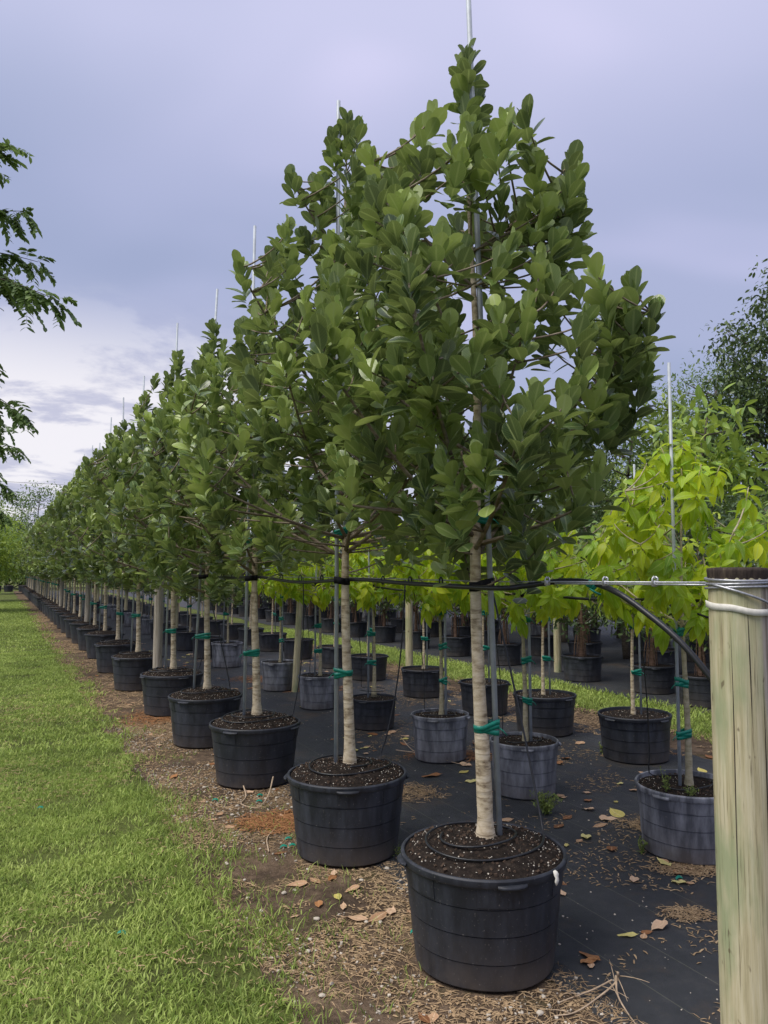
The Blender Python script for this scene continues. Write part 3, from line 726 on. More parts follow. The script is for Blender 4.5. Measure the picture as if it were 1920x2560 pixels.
for i, (x, y) in enumerate(R1):
    o_ = ordw(i)
    where = o_ + ' from the thick end post in the outer row'
    plab = ('large black white-tagged pot, ' if i == 0 else 'large black ribbed pot, ') + where
    place_pot('big', x, y, plab, 'large black pots in the outer row', var=0 if i < 5 else 1)
    lab = ('tall pyramidal paddle-leaved tree, ' if i == 0 else 'staked paddle-leaved tree, ') + where
    r = np.random.default_rng(100 + i)
    if i < 3:
        top = heights[i]; prof = PROF1 if i == 0 else gen_profile(r, top, 1.72, (.92, .94)[i - 1])
        t = build_tree('potted_tree', r, prof, (250, 270, 250)[i], .036, SOILZ, (-.03, .02), 17, 1.5, .085, 'clusia', 'clusia', .112, rosette_clusia, top, 'bark', 'twig', 300, view_to_cam(x, y), split=True, limb_angle=.75, lobes=(((.44, .02, 3.30, .12, .14, .30, 11), (.66, -.05, 2.72, .16, .24, .24, 12)) if i == 0 else ()), hole=((.27, 2.58, .09, .16) if i == 0 else None))
    elif i < 3 + VAR_N:
        top = heights[i]; t = build_tree('potted_tree', r, gen_profile(r, top, 1.54, .98), 260, .034, SOILZ, (.02, .0), 15, 1.4, .085, 'clusia', 'clusia', .112, rosette_clusia, top, 'bark', 'twig', 300, view_to_cam(x, y), split=False, limb_angle=.75)
        variants.append(t)
    else:
        src = variants[i % VAR_N]
        if i < 8: t = copy_tree(src)
        else:
            # far off the single leaves cannot be told apart: one crown mesh
            if 'far' not in src:
                rr = np.random.default_rng(500 + i)
                tf = build_tree('potted_tree', rr, gen_profile(rr, 4.1, 1.48, .98), 230, .034, SOILZ, (.02, .0), 13, 1.4, .09, 'clusia', 'clusia', .125, rosette_clusia, 4.1, 'bark', 'twig', 0)
                src['far'] = tf.name; t = tf
            else: t = copy_tree(bpy.data.objects[src['far']])
    t.location = (x, y, 0)
    rz = 0 if i < 6 else (rng.uniform(-.5, .5) if i < 8 else rng.uniform(0, 6.28)); t.rotation_euler = (0, 0, rz)
    sc = 1.0 if i < 6 else rng.uniform(.96, 1.05); t.scale = (1, 1, sc if i >= 8 else 1.0)
    tag(t, lab, 'tree', ROW1)
    lean = (-.03, .02) if i < 3 else (.02, 0.0)
    topz = heights[i] if i < 6 else 4.1
    def tp(z, radius=False, x=x, y=y, lean=lean, topz=topz, rz=rz):
        f = (z - SOILZ) / (topz - SOILZ)
        if radius: return .034 * (1 - .90 * max(f, 0) ** .85)
        lx, ly = lean[0] * f + .012 * math.sin(z * 3.1), lean[1] * f
        return (x + lx * math.cos(rz) - ly * math.sin(rz), y + lx * math.sin(rz) + ly * math.cos(rz), z)
    side = 1 if i == 0 or (i > 5 and rng.uniform() < .35) else -1
    ph = (4.75, 4.62, 4.5, 4.45, 4.6, 4.42)[i] if i < 6 else rng.uniform(4.3, 4.62)
    bx = x + side * (.075 if i == 0 else rng.uniform(.07, .12)); by = y - .01 + rng.uniform(-.03, .03)
    tw = tp(1.6); txx = tw[0] + side * .055 + (tw[0] + side * .055 - bx) * 2.2
    make_stake((bx, by, SOILZ - .01), (tw[0] + side * .052 + (tw[0] + side * .052 - bx) * 1.6, tw[1] + .01, ph), tp, (1.0 + rng.uniform(-.06, .06), 1.88) if i < 14 else (1.15,), 1.585 if i < 12 else None, .0125,
               'taped galvanised stake, ' + where, 'stakes of the outer row')
# white tag on the first pot's rim
wt = Acc(); p = gnd(1392, 2190, .45); ang = math.atan2(p.y - R1[0][1], p.x - R1[0][0])
tp_ = np.array((R1[0][0] + .36 * math.cos(ang), R1[0][1] + .36 * math.sin(ang), .445))
tv = bez(tp_ + np.array((0, 0, .02)), tp_ + np.array((.012, -.012, .012)), tp_ + np.array((.006, -.014, -.03)), 6)
V = []; 
for q_, w_ in zip(tv, (.004, .008, .010, .006, .009, .003)): V += [q_ + np.array((-w_, -w_ * .3, 0)), q_ + np.array((w_, w_ * .3, .004))]
wo = link('tag', qmesh('tag', V, [(2 * i, 2 * i + 1, 2 * i + 3, 2 * i + 2) for i in range(5)], 'white'))
wo.modifiers.new('thickness', 'SOLIDIFY').thickness = .002
tag(wo, 'small white tag stuck on the rim of the pot beside the wooden post', 'tag')

# ---- second row
R2px = [(1700, 4.6, 'greybig'), (1303, 5.76, 'grey'), (1098, 6.78, 'grey'), (933, 8.1, 'mid'), (800, 9.25, 'grey'), (702, 10.6, 'grey'), (572, 13.1, 'grey')]
R2 = [((p - 960) / FPX * d, d, k_) for p, d, k_ in R2px]
s2 = to_s(R2[-1][0], R2[-1][1]); k = 1
R2.insert(0, (2.62, 2.95, 'grey'))
while True:
    x, y = qs(3.56, s2 + k * 1.5)
    if y > 42: break
    R2.append((x, y, 'grey' if rng.uniform() < .6 else 'mid')); k += 1
yel = []; cl2 = None
SZ2 = .014 + .385 - .03 + .012
def yprof(r, top, rmax): return [(1.38, rmax * .5, rmax * .5), (1.5, rmax * .85, rmax * .8), (1.75, rmax, rmax), (1.95, rmax * .9, rmax * .85), (2.2, rmax * .55, rmax * .55), (top, .10, .10)]
for i, (x, y, kd) in enumerate(R2):
    where = 'hidden behind the thick end post' if i == 0 else ordw(i - 1) + ' from the end post in the second row'
    col = 'weathered grey' if kd.startswith('grey') else 'black'
    sc = {4: .80}.get(i, 1.0) * (1 if i < 7 else rng.uniform(.95, 1.1))
    place_pot(kd, x, y, col + ' ribbed pot, ' + where, 'pots of the second row', var=0 if i < 6 else 1, scale=sc)
    r = np.random.default_rng(300 + i)
    if 1 <= i <= 5:
        top = (2.45, 2.1, 2.05, 2.15, 2.1)[i - 1]
        t = build_tree('potted_tree', r, yprof(r, top, (.62, .58, .52, .55, .55)[i - 1]), (95, 80, 72, 72, 72)[i - 1], .022, SZ2, (.02, .0), 9, .35, .095, 'yellow', 'yellow', .132, rosette_yellow, top, 'bark_pale', 'bark_pale', 300, view_to_cam(x, y), split=(i < 4), limb_angle=1.0)
        yel.append(t); lb = 'tree with drooping yellow-green leaves, '
    elif i == 0 or i == 6: t = copy_tree(yel[1] if yel else build_tree('potted_tree', r, yprof(r, 2.1, .55), 36, .02, SZ2, (0, 0), 8, .35, .15, 'yellow', 'yellow', .132, rosette_yellow, 2.1, 'bark_pale', 'bark_pale', 0)) if yel else build_tree('potted_tree', r, yprof(r, 2.1, .55), 36, .02, SZ2, (0, 0), 8, .35, .15, 'yellow', 'yellow', .132, rosette_yellow, 2.1, 'bark_pale', 'bark_pale', 0); lb = 'tree with drooping yellow-green leaves, '
    else:
        if cl2 is None:
            cl2 = build_tree('potted_tree', r, [(1.12, .2, .2), (1.25, .38, .38), (1.5, .46, .46), (1.9, .4, .4), (2.3, .3, .3), (2.7, .1, .1)], 60, .02, SZ2, (0, 0), 9, .5, .1, 'clusia', 'clusia', .12, rosette_clusia, 2.75, 'bark_pale', 'twig', 0); t = cl2
        else: t = copy_tree(cl2)
        lb = 'small paddle-leaved tree, '
    t.location = (x, y, 0); t.rotation_euler = (0, 0, 0 if 1 <= i <= 5 else rng.uniform(0, 6.28))
    tag(t, lb + where, 'tree', 'trees of the second row')
    def tp(z, radius=False, x=x, y=y, i=i):
        f = (z - SZ2) / (2.2 - SZ2)
        if radius: return .022 * (1 - .90 * max(f, 0) ** .85)
        return (x + (.02 * f if 1 <= i <= 5 else 0) + .012 * math.sin(z * 3.1), y, z)
    if i < 14:
        sd = -1 if i == 1 else (1 if i in (2, 3) else rng.choice((-1, 1)))
        tx = tp(1.4)
        make_stake((tx[0] + sd * .05, y - .02, SZ2 - .01), (tx[0] + sd * .04, y - .01, (2.92 if i == 1 else rng.uniform(2.4, 2.75))), tp, (.68, .98, 1.28) if i < 7 else (.9,), 1.47 if i < 6 else None, .0105,
                   'galvanised stake, ' + where, 'stakes of the second row')

# ---- third row
R3px = [(1576, 6.8), (1355, 7.85), (1207, 8.9), (1056, 10.1), (923, 11.6), (838, 13.0)]
R3 = [((p - 960) / FPX * d, d) for p, d in R3px]; R3.insert(0, (2.95, 5.3)); s3 = to_s(*R3[-1]); k = 1
while True:
    x, y = qs(5.02, s3 + k * 1.5)
    if y > 40: break
    R3.append((x, y)); k += 1
yg = []
for i, (x, y) in enumerate(R3):
    where = ordw(i) + ' from the end post in the third row'
    place_pot('mid', x, y, 'black ribbed pot, ' + where, 'black pots of the third row', var=0 if i < 4 else 1, scale=1.0 if i < 3 else .92)
    r = np.random.default_rng(350 + i)
    if len(yg) < 3:
        t = build_tree('potted_tree', r, yprof(r, 2.25, .58), 72, .019, SZ2, (.02, 0), 8, .35, .11, 'yellow', 'mid' if i != 1 else 'bright', .125, rosette_yellow, 2.25, 'bark', 'twig', 0); yg.append(t)
    else: t = copy_tree(yg[i % 3])
    t.location = (x, y, 0); t.rotation_euler = (0, 0, rng.uniform(0, 6.28)); tag(t, 'green drooping-leaved tree, ' + where, 'tree', 'trees of the third row')
    if i < 9:
        def tp(z, radius=False, x=x, y=y):
            if radius: return .02
            return (x, y, z)
        make_stake((x + .055, y - .01, SZ2 - .01), (x + .05, y, 2.6), tp, (.75, 1.15), None, .0095, 'thin galvanised stake, ' + where, 'stakes of the third row')

# ---- fourth to sixth rows: dark shrubby trees beyond the grass aisle
R4 = [((p - 960) / FPX * d, d) for p, d in ((1745, 9.4), (1623, 10.4), (1449, 11.5), (1258, 13.4))]; s4 = to_s(*R4[-1]); k = 1
R4.insert(0, (4.6, 8.0))
while k < 14: R4.append(qs(7.9, s4 + k * 1.55)); k += 1
shr = []
for i in range(3):
    r = np.random.default_rng(700 + i)
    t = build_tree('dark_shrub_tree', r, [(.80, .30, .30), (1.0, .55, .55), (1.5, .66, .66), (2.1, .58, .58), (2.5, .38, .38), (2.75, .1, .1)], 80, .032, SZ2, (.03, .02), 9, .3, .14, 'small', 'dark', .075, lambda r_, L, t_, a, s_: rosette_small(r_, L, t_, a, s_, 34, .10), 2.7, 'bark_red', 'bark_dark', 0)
    ro = Acc()
    for j in range(9):
        a = r.uniform(0, 6.28); ra_ = r.uniform(.05, .13); z1 = r.uniform(.75, 1.05)
        ro.tube(bez((.02 * math.cos(a), .02 * math.sin(a), z1), (ra_ * .8 * math.cos(a), ra_ * .8 * math.sin(a), z1 - .1), (ra_ * math.cos(a + .4), ra_ * math.sin(a + .4), SZ2 - .02), 7), .0055, 5)
    link('aerial_roots', ro.mesh('aerial_roots', 'bark_red'), t); shr.append(t)
usedshr = 0
def place_shrub(x, y, label, group, tall=1.0):
    global usedshr
    if usedshr < 3: t = shr[usedshr]
    else: t = copy_tree(shr[int(rng.integers(0, 3))])
    usedshr += 1
    t.location = (x, y, 0); t.rotation_euler = (0, 0, rng.uniform(0, 6.28)); t.scale = (1, 1, 1)
    return tag(t, label, 'tree', group)
for i, (x, y) in enumerate(R4):
    where = ordw(i) + ' in the row bordering the grass aisle'
    place_pot('mid', x, y, 'black ribbed pot, ' + where, 'black pots beyond the grass aisle', var=1, scale=.95)
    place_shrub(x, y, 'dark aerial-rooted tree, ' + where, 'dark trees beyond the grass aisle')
for rw, (q, s0, nm) in enumerate(((9.5, 3.0, 'second'), (11.2, 2.4, 'third'))):
    for j in range(26):
        x, y = qs(q + rng.uniform(-.15, .15), s0 + j * 1.5 + rng.uniform(-.2, .2))
        where = ordw(j) + ' in the ' + nm + ' row beyond the grass aisle'
        place_pot('mid' if rng.uniform() < .75 else 'grey', x, y, 'shaded pot, ' + where, 'pots of the ' + nm + ' row beyond the aisle', var=1, scale=.95)
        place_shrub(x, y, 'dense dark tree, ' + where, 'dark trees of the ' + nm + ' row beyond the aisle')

# ------------------------------------------------------------------ big trees around
def big_tree(name, x, y, blobs, trunk_r, nclump, leaves, size, kind, mat, seed, label, group=None, spread=.28, bark='bark_dark', trunk_h=None, droop=0.0):
    r = np.random.default_rng(seed); root = empty(name, (x, y, 0)); L = Leaves(); br = Acc(); tr = Acc()
    blobs = np.array(blobs, dtype=float)       # dx, dy, z, rx, ry, rz
    top = trunk_h or float((blobs[:, 2] + blobs[:, 5] * .6).max()); zz = np.linspace(-.1, top, 14)
    tpts = np.stack([.25 * np.sin(zz * .5 + seed) * zz / top, .2 * np.cos(zz * .4) * zz / top, zz], 1)
    tr.tube(tpts, trunk_r * (1 - .8 * zz / top), 9); link('trunk', tr.mesh('trunk', bark), root)
    vol = blobs[:, 3] * blobs[:, 4] * blobs[:, 5]; pr = vol ** .75 / (vol ** .75).sum()
    for c in range(nclump):
        b = blobs[r.choice(len(blobs), p=pr)]; d = nrm(r.normal(0, 1, 3)); k = r.uniform(.35, 1.0) ** .45 * r.uniform(.85, 1.12)
        tip = b[:3] + d * b[3:] * k; ax = nrm(d + np.array((0, 0, .5)))
        i0 = int(np.argmin(np.linalg.norm(tpts - (tip - np.array((0, 0, .5 * np.hypot(tip[0], tip[1])))), axis=1)))
        if c % 3 == 0 and c < 10 ** 6:
            s_ = tpts[i0]; br.tube(bez(s_, s_ + (tip - s_) * np.array((.6, .6, .35)), tip, 6), np.linspace(.10 * trunk_r + .012, .005, 6), 5)
        base = r.uniform(.1, .85)
        P = tip + r.normal(0, spread, (leaves, 3)) * np.array((1, 1, .65)); D = P - tip
        D = D / (np.linalg.norm(D, axis=1)[:, None] + 1e-9) * .6 + r.normal(0, .5, (leaves, 3)) + np.array((0, 0, -.2 - droop))
        L.add_many(P, D, np.array((0, 0, 1.0)) + r.normal(0, .5, (leaves, 3)), size * r.uniform(.6, 1.3, leaves), base + r.normal(0, .16, leaves), r.integers(0, 2, leaves))
    link('branches', br.mesh('branches', bark), root)
    cr = link('crown', L.mesh('crown', kind, mat), root); cr['kind'] = 'stuff'
    return tag(root, label, 'tree', group)
def P3(px, py, d): v = at_d(px, py, d); return v
# right-hand background
def bg(name, px, d, ztop, blobs, **kw):
    x = (px - 960) / FPX * d; return big_tree(name, x, d, blobs, **kw)
bg('dark_tree', 1985, 16, 8.4, [(0, 0, 6.2, 1.35, 1.5, 2.0), (-.25, 0, 4.3, 1.7, 1.6, 1.8), (.4, 0, 7.6, .75, .8, .75), (-.9, -.3, 5.4, .8, .8, 1.2), (-.7, 0, 2.8, 1.3, 1.2, 1.4)], trunk_r=.16, nclump=430, leaves=34, size=.115, kind='small', mat='dark', seed=21, label='tall dark small-leaved tree rising highest beyond the aisle', spread=.20, droop=.3)
bg('feathery_tree', 1790, 23, 8.0, [(0, 0, 6.6, 1.6, 1.5, 1.5), (-.9, 0, 5.5, 1.3, 1.3, 1.2), (.9, .2, 6.3, 1.2, 1.2, 1.3), (.2, 0, 4.2, 1.9, 1.5, 1.2)], trunk_r=.15, nclump=300, leaves=38, size=.12, kind='fine', mat='feather', seed=22, label='airy light green feathery tree behind the dark rows', spread=.26)
bg('broadleaf_tree', 1775, 13.2, 4.7, [(0, 0, 3.9, .75, .8, .75), (.5, 0, 3.1, .9, .8, .8), (-.75, .1, 3.2, .7, .7, .7), (.1, 0, 2.3, 1.2, 1.0, .8)], trunk_r=.07, nclump=150, leaves=13, size=.23, kind='big', mat='bright', seed=23, label='bright green broad-leaved tree behind the yellow-green row', spread=.17)
bg('columnar_tree', 1560, 14.2, 4.4, [(0, 0, 3.4, .65, .7, 1.1), (.1, 0, 2.2, .85, .8, .9)], trunk_r=.07, nclump=190, leaves=36, size=.07, kind='small', mat='dark', seed=24, label='dark narrow fine-leaved tree among the rows beyond the aisle', spread=.13)
bg('broadleaf_tree', 1660, 16.5, 5.6, [(0, 0, 4.6, .8, .8, .9), (.3, 0, 3.5, 1.1, 1.0, .9), (-.3, 0, 2.6, 1.1, 1.0, 1.0)], trunk_r=.08, nclump=170, leaves=16, size=.2, kind='big', mat='mid', seed=25, label='mid green broad-leaved tree next to the dark narrow tree', spread=.2)
bg('dark_tree', 1405, 17.5, 4.2, [(0, 0, 3.0, 1.3, 1.1, 1.15), (-1.6, 0, 2.6, 1.2, 1.0, 1.0)], trunk_r=.10, nclump=230, leaves=34, size=.10, kind='small', mat='dark', seed=26, label='low dark rounded tree behind the shaded rows', spread=.2)
bg('broadleaf_tree', 1480, 19.0, 5, [(0, 0, 3.6, 1.2, 1.0, 1.0), (.8, 0, 2.6, 1.2, 1.0, .9)], trunk_r=.09, nclump=160, leaves=16, size=.2, kind='big', mat='mid', seed=27, label='soft green broad-leaved tree far behind the rows', spread=.22)
for j, (q, s, h) in enumerate(((13.5, 14, 3.6), (13.6, 17.5, 3.5), (13.8, 21, 3.6), (13.8, 25, 3.8), (14, 29.5, 3.8), (14, 34, 4), (14, 39, 4), (14, 44.5, 4.2), (14, 50, 4.2))):
    x, y = qs(q, s)
    big_tree('dark_tree', x, y, [(0, 0, h * .55, 1.5, 1.5, h * .42), (.6, .3, h * .4, 1.4, 1.3, h * .38)], .11, 150, 26, .14, 'small', ('dark', 'mid')[j % 2], 40 + j, ('dark' if j % 2 == 0 else 'mid green') + ' bushy tree, ' + ordw(j) + ' in the far hedge line behind the shaded rows', 'far hedge line behind the shaded rows', .28)

# feathery tree reaching over the lawn from the left
def pinnate_tree(name, x, y, arcs, seed, label, trunk_h, trunk_r, mat='feather', ls=.05):
    """arcs: list of branch end points (world); each bough carries drooping compound leaves"""
    r = np.random.default_rng(seed); root = empty(name, (x, y, 0)); L = Leaves(); br = Acc(); tr = Acc(); b0 = np.array((x, y, 0))
    zz = np.linspace(-.1, trunk_h, 10); tr.tube(np.stack([.1 * np.sin(zz), .1 * np.cos(zz * .7) - .1, zz], 1), trunk_r * (1 - .6 * zz / trunk_h), 10); link('trunk', tr.mesh('trunk', 'bark_dark'), root)
    for s_, e in arcs:
        s_ = np.array(s_) - b0; e = np.array(e) - b0; m = (s_ + e) / 2 + np.array((0, 0, .45)); pl = bez(s_, m, e, 22); br.tube(pl, np.linspace(.03, .004, 22), 5)
        for i in range(3, 22):
            for rep in range(3):
                t0 = pl[i] + r.normal(0, .03, 3); dr = nrm(nrm(pl[min(i + 1, 21)] - pl[i - 1]) + r.normal(0, .65, 3) + np.array((0, 0, -.35))); ln = r.uniform(.16, .34)
                q_ = bez(t0, t0 + dr * ln * .6, t0 + dr * ln + np.array((0, 0, -.10)), 8); br.tube(q_[::2], .0022, 4, False); base = r.uniform(.1, .9)
                sd = nrm(np.cross(dr, (0, 0, 1.0)))
                for k2 in range(1, 8):
                    for sg in (-1, 1):
                        L.add(q_[k2], sd * sg + dr * .45 + np.array((0, 0, -.25)) + r.normal(0, .15, 3), np.array((0, 0, 1.0)) + r.normal(0, .3, 3), ls * r.uniform(.8, 1.4), base + r.normal(0, .1), int(r.integers(0, 2)))
    link('branches', br.mesh('branches', 'bark_dark'), root)
    cr = link('crown', L.mesh('crown', 'small', mat), root); cr['kind'] = 'stuff'
    return tag(root, label, 'tree')
d0 = 11.0; tx, ty = (-430 - 960) / FPX * d0, d0
hub = (tx, ty, 6.2); hub2 = (tx, ty, 5.0)
pinnate_tree('overhanging_tree', tx, ty, [(hub, tuple(at_d(146, 752, d0 - .5))), (hub, tuple(at_d(70, 755, d0 + .2))), (hub, tuple(at_d(60, 528, d0))), (hub, tuple(at_d(20, 372, d0 - .3))), (hub, tuple(at_d(95, 655, d0 + .3))),
    (hub2, tuple(at_d(48, 1030, d0))), (hub2, tuple(at_d(-30, 900, d0 + .5))), (hub, tuple(at_d(-60, 600, d0 - .6))), (hub, tuple(at_d(30, 700, d0 - .2))), (hub, tuple(at_d(-100, 420, d0)))], 61, 'feathery-leaved tree reaching boughs over the lawn edge', 6.6, .17, 'feather', .115)
d1 = 20.0; tx, ty = (-260 - 960) / FPX * d1, d1; hub = (tx, ty, 4.8)
pinnate_tree('overhanging_tree', tx, ty, [(hub, tuple(at_d(44, 1120, d1))), (hub, tuple(at_d(20, 1075, d1))), (hub, tuple(at_d(36, 1230, d1))), (hub, tuple(at_d(-10, 1180, d1))), (hub, tuple(at_d(-40, 1000, d1))), (hub, tuple(at_d(10, 1290, d1)))], 62, 'second feathery tree farther along the lawn with low drooping boughs', 5.2, .15, 'feather', .12)
for j, (px, d, h, m) in enumerate(((-95, 30, 4.6, 'bright'), (-40, 40, 5.4, 'bright'), (-25, 52, 6.5, 'mid'))):
    bg('bushy_tree', px, d, h, [(0, 0, h * .6, 1.75, 1.7, h * .36), (.5, 0, h * .42, 1.4, 1.5, h * .25)], trunk_r=.12, nclump=230, leaves=26, size=.15, kind='small', mat=m, seed=70 + j, label=('bright green bushy tree, ' if m == 'bright' else 'mid green bushy tree, ') + ordw(j) + ' on the far side of the lawn', group='trees on the far side of the lawn', spread=.26)
for j, (px, d, h, m, rw_) in enumerate(((20, 66, 6.0, 'dark', 2.6), (72, 64, 5.0, 'mid', 2.0), (150, 70, 7.0, 'dark', 3.0), (98, 86, 12.2, 'feather', 3.0), (-60, 68, 9, 'mid', 4), (235, 72, 6, 'mid', 3), (330, 74, 5.5, 'dark', 4))):
    bg('distant_tree', px, d, h, [(0, 0, h * .62, rw_, 2.0, h * .34), (rw_ * .3, 0, h * .36, rw_, 2, h * .25)], trunk_r=.16, nclump=240, leaves=26, size=.26, kind='small', mat=m, seed=80 + j, label=('dark' if m == 'dark' else 'pale feathery' if m == 'feather' else 'mid green') + ' tree, ' + ordw(j) + ' in the line closing the end of the lane', group='trees closing the end of the lane', spread=.42)
for j, px in enumerate((-4, 26, 62, 98)):
    x = (px - 960) / FPX * 57.5
    place_pot('big', x, 57.5, 'distant black pot, ' + ordw(j) + ' of those across the end of the lane', 'pots across the end of the lane', var=1)

# ------------------------------------------------------------------ posts
def post(x, y, h, rad, mat, label, group=None, tilt=(0, 0), cap=None, seed=1, sides=20):
    r = np.random.default_rng(seed); root = empty('wooden_post', (x, y, 0)); root.rotation_euler = (tilt[0], tilt[1], 0)
    ph = r.uniform(0, 6, 5)
    wob = lambda a, z: .018 * np.sin(2 * a + ph[0] + z) + .012 * np.sin(3 * a + ph[1] + z * 2.3) + .006 * np.sin(7 * a + ph[2] + z * 4)
    zt = h - (cap or 0); prof = [(rad * 1.04, -.2)] + [(rad * (1.04 - .05 * z / h), z) for z in np.linspace(0, zt, 24)]
    if not cap: prof += [(rad * .9, h + .004), (rad * .4, h + .006), (0.001, h + .007)]
    a = Acc(); a.lathe(prof, sides, wob); link('shaft', a.mesh('shaft', mat), root)
    if cap:
        c = Acc(); c.lathe([(rad * .96, zt - .012), (rad * 1.0, zt), (rad * 1.03, h - .008), (rad * 1.02, h), (rad * .7, h + .003), (rad * .3, h + .002), (.001, h + .003)], sides * 2, lambda a_, z: wob(a_, zt) + .012 * np.sin(23 * a_ + ph[3]) + .008 * np.sin(41 * a_)); link('post_top', c.mesh('post_top', 'wood_cap'), root)
        k = Acc()                              # long drying cracks, standing as thin dark slivers just in the skin
        for an, z0, z1, w in ((-1.28, .05, 1.35, .0032), (-1.18, .02, .8, .0022), (-2.3, .6, 1.5, .0014), (-1.75, 1.2, 1.56, .0015), (-1.05, .3, 1.1, .002)):
            z_ = np.linspace(z0, z1, 16); aa = an + .02 * np.sin(z_ * 6) + .012 * z_
            rr = np.array([rad * (1.04 - .05 * q / h) * (1 + float(wob(np.array(b_), q))) + .0006 for b_, q in zip(aa, z_)])
            V = []
            for b_, q, r_, e in zip(aa, z_, rr, np.sin(np.linspace(0.05, 3.1, 16))):
                dw = w * e / rad; V += [(math.cos(b_ - dw) * r_, math.sin(b_ - dw) * r_, q), (math.cos(b_ + dw) * r_, math.sin(b_ + dw) * r_, q)]
            k.add(V, [(2 * i, 2 * i + 1, 2 * i + 3, 2 * i + 2) for i in range(15)])
        link('crack', k.mesh('crack', 'wood_cap'), root)
    return tag(root, label, 'post', group)
PX, PY, PR = 1.066, 2.30, .0855
post(PX, PY, 1.655, PR, 'wood', 'thick round greenish wooden post wrapped with steel cable', None, (0, 0), .028, 5, 28)
post(-2.93, 9.95, 1.66, .058, 'wood_grey', 'weathered grey wooden post between pots in the outer row', 'row posts', (0, 0), None, 6)
for j in range(5):
    x, y = qs(1.80, to_s(-2.93, 9.95) + (j + 1) * 8.1); post(x, y, 1.66, .058, 'wood_grey', 'weathered wooden row post, ' + ordw(j) + ' farther along the outer row', 'row posts', (0, 0), None, 30 + j)
post(-1.20, 10.4, 1.62, .045, 'wood', 'slim leaning brown wooden post between grey pots of the second row', 'row posts', (-.01, .045), None, 7)
post(.36, 11.0, 1.6, .052, 'wood', 'straight brown wooden post behind a third-row black pot', 'row posts', (0, 0), None, 8)
post(2.80, 12.4, 1.5, .06, 'wood', 'dark wooden post in the row beyond the grass aisle', 'row posts', (0, 0), None, 9)
for j in range(3):
    x, y = qs(3.56, to_s(-1.2, 10.4) + (j + 1) * 7.5); post(x, y, 1.6, .05, 'wood', 'brown wooden post, ' + ordw(j) + ' farther along the second row', 'row posts', (0, 0), None, 50 + j)

# ------------------------------------------------------------------ cables and hoses
def row_line(pts, z): return [(x, y, z) for x, y in pts]
WZ = 1.605
cab = empty('steel_cable', (PX, PY, WZ)); cb = Acc(); off = np.array((PX, PY, WZ))
cl = [(PX - .088, PY + .015, 1.612)] + [(x + .045, y, WZ - .006 + .004 * math.sin(i * 2.1)) for i, (x, y) in enumerate(R1[:16])]
cb.tube(np.array(cl) - off, .0032, 6); link('strand', cb.mesh('strand', 'cable'), cab)
cb = Acc(); p1 = np.array(cl[0]); p2 = np.array(cl[1]); tail = [p1 + (p2 - p1) * f + np.array((0, -.006, -.007)) for f in np.linspace(0, .62, 6)]
cb.tube(np.array(tail) - off, .0032, 6); link('tail', cb.mesh('tail', 'cable'), cab)
for k, z in enumerate((1.622, 1.612, 1.598)):
    w = Acc(); a = np.linspace(0, 2 * np.pi, 40); w.tube(np.stack([(PR + .0045) * np.cos(a), (PR + .0045) * np.sin(a), z - WZ + .004 * np.sin(a + k * 1.3)], 1), .0042, 6, False); link('wrap', w.mesh('wrap', 'cable'), cab)
w = Acc(); a = np.linspace(R(200), R(318), 16); w.tube(np.stack([(PR + .0075) * np.cos(a), (PR + .0075) * np.sin(a), 1.606 - WZ - .062 * (np.linspace(0, 1, 16)) ** 1.25], 1), .0042, 6); link('wrap', w.mesh('wrap', 'cable'), cab)
for f in (.18, .38, .66, .86):
    c = p1 + (p2 - p1) * f - off; q = Acc()
    q.box(c + np.array((0, 0, -.004)), (.014, .012, .020)); q.tube([c + np.array((-.009, -.006, -.012)), c + np.array((-.009, -.009, .012)), c + np.array((-.004, -.006, .019)), c + np.array((.004, -.003, .012))], .003, 5)
    q.tube([c + np.array((.008, -.006, -.012)), c + np.array((.008, -.009, .014)), c + np.array((.003, -.004, .019))], .003, 5); link('cable_clamp', q.mesh('cable_clamp', 'clamp'), cab)
tag(cab, 'braided steel cable strung from the end post along the outer row', 'cable')
# white webbing round the post
w = Acc(); n = 40; V = []
for k in range(n):
    a = 2 * np.pi * k / n; z = 1.535 + .012 * math.sin(a * 1 - 1.2) + .002 * math.sin(5 * a); rr = PR * 1.03 + .003 + .001 * math.sin(3 * a)
    for dz in (-.010, 0, .009): V.append((PX + rr * math.cos(a) + (.0012 if dz == 0 else 0), PY + rr * math.sin(a), z + dz))
F = [(3 * k + j, 3 * ((k + 1) % n) + j, 3 * ((k + 1) % n) + j + 1, 3 * k + j + 1) for k in range(n) for j in (0, 1)]
w.add(V, F); wo = link('white_strap', w.mesh('white_strap', 'white')); wo.modifiers.new('thickness', 'SOLIDIFY').thickness = .0025
tag(wo, 'off-white webbing strap wound round the cable-wrapped post', 'strap')
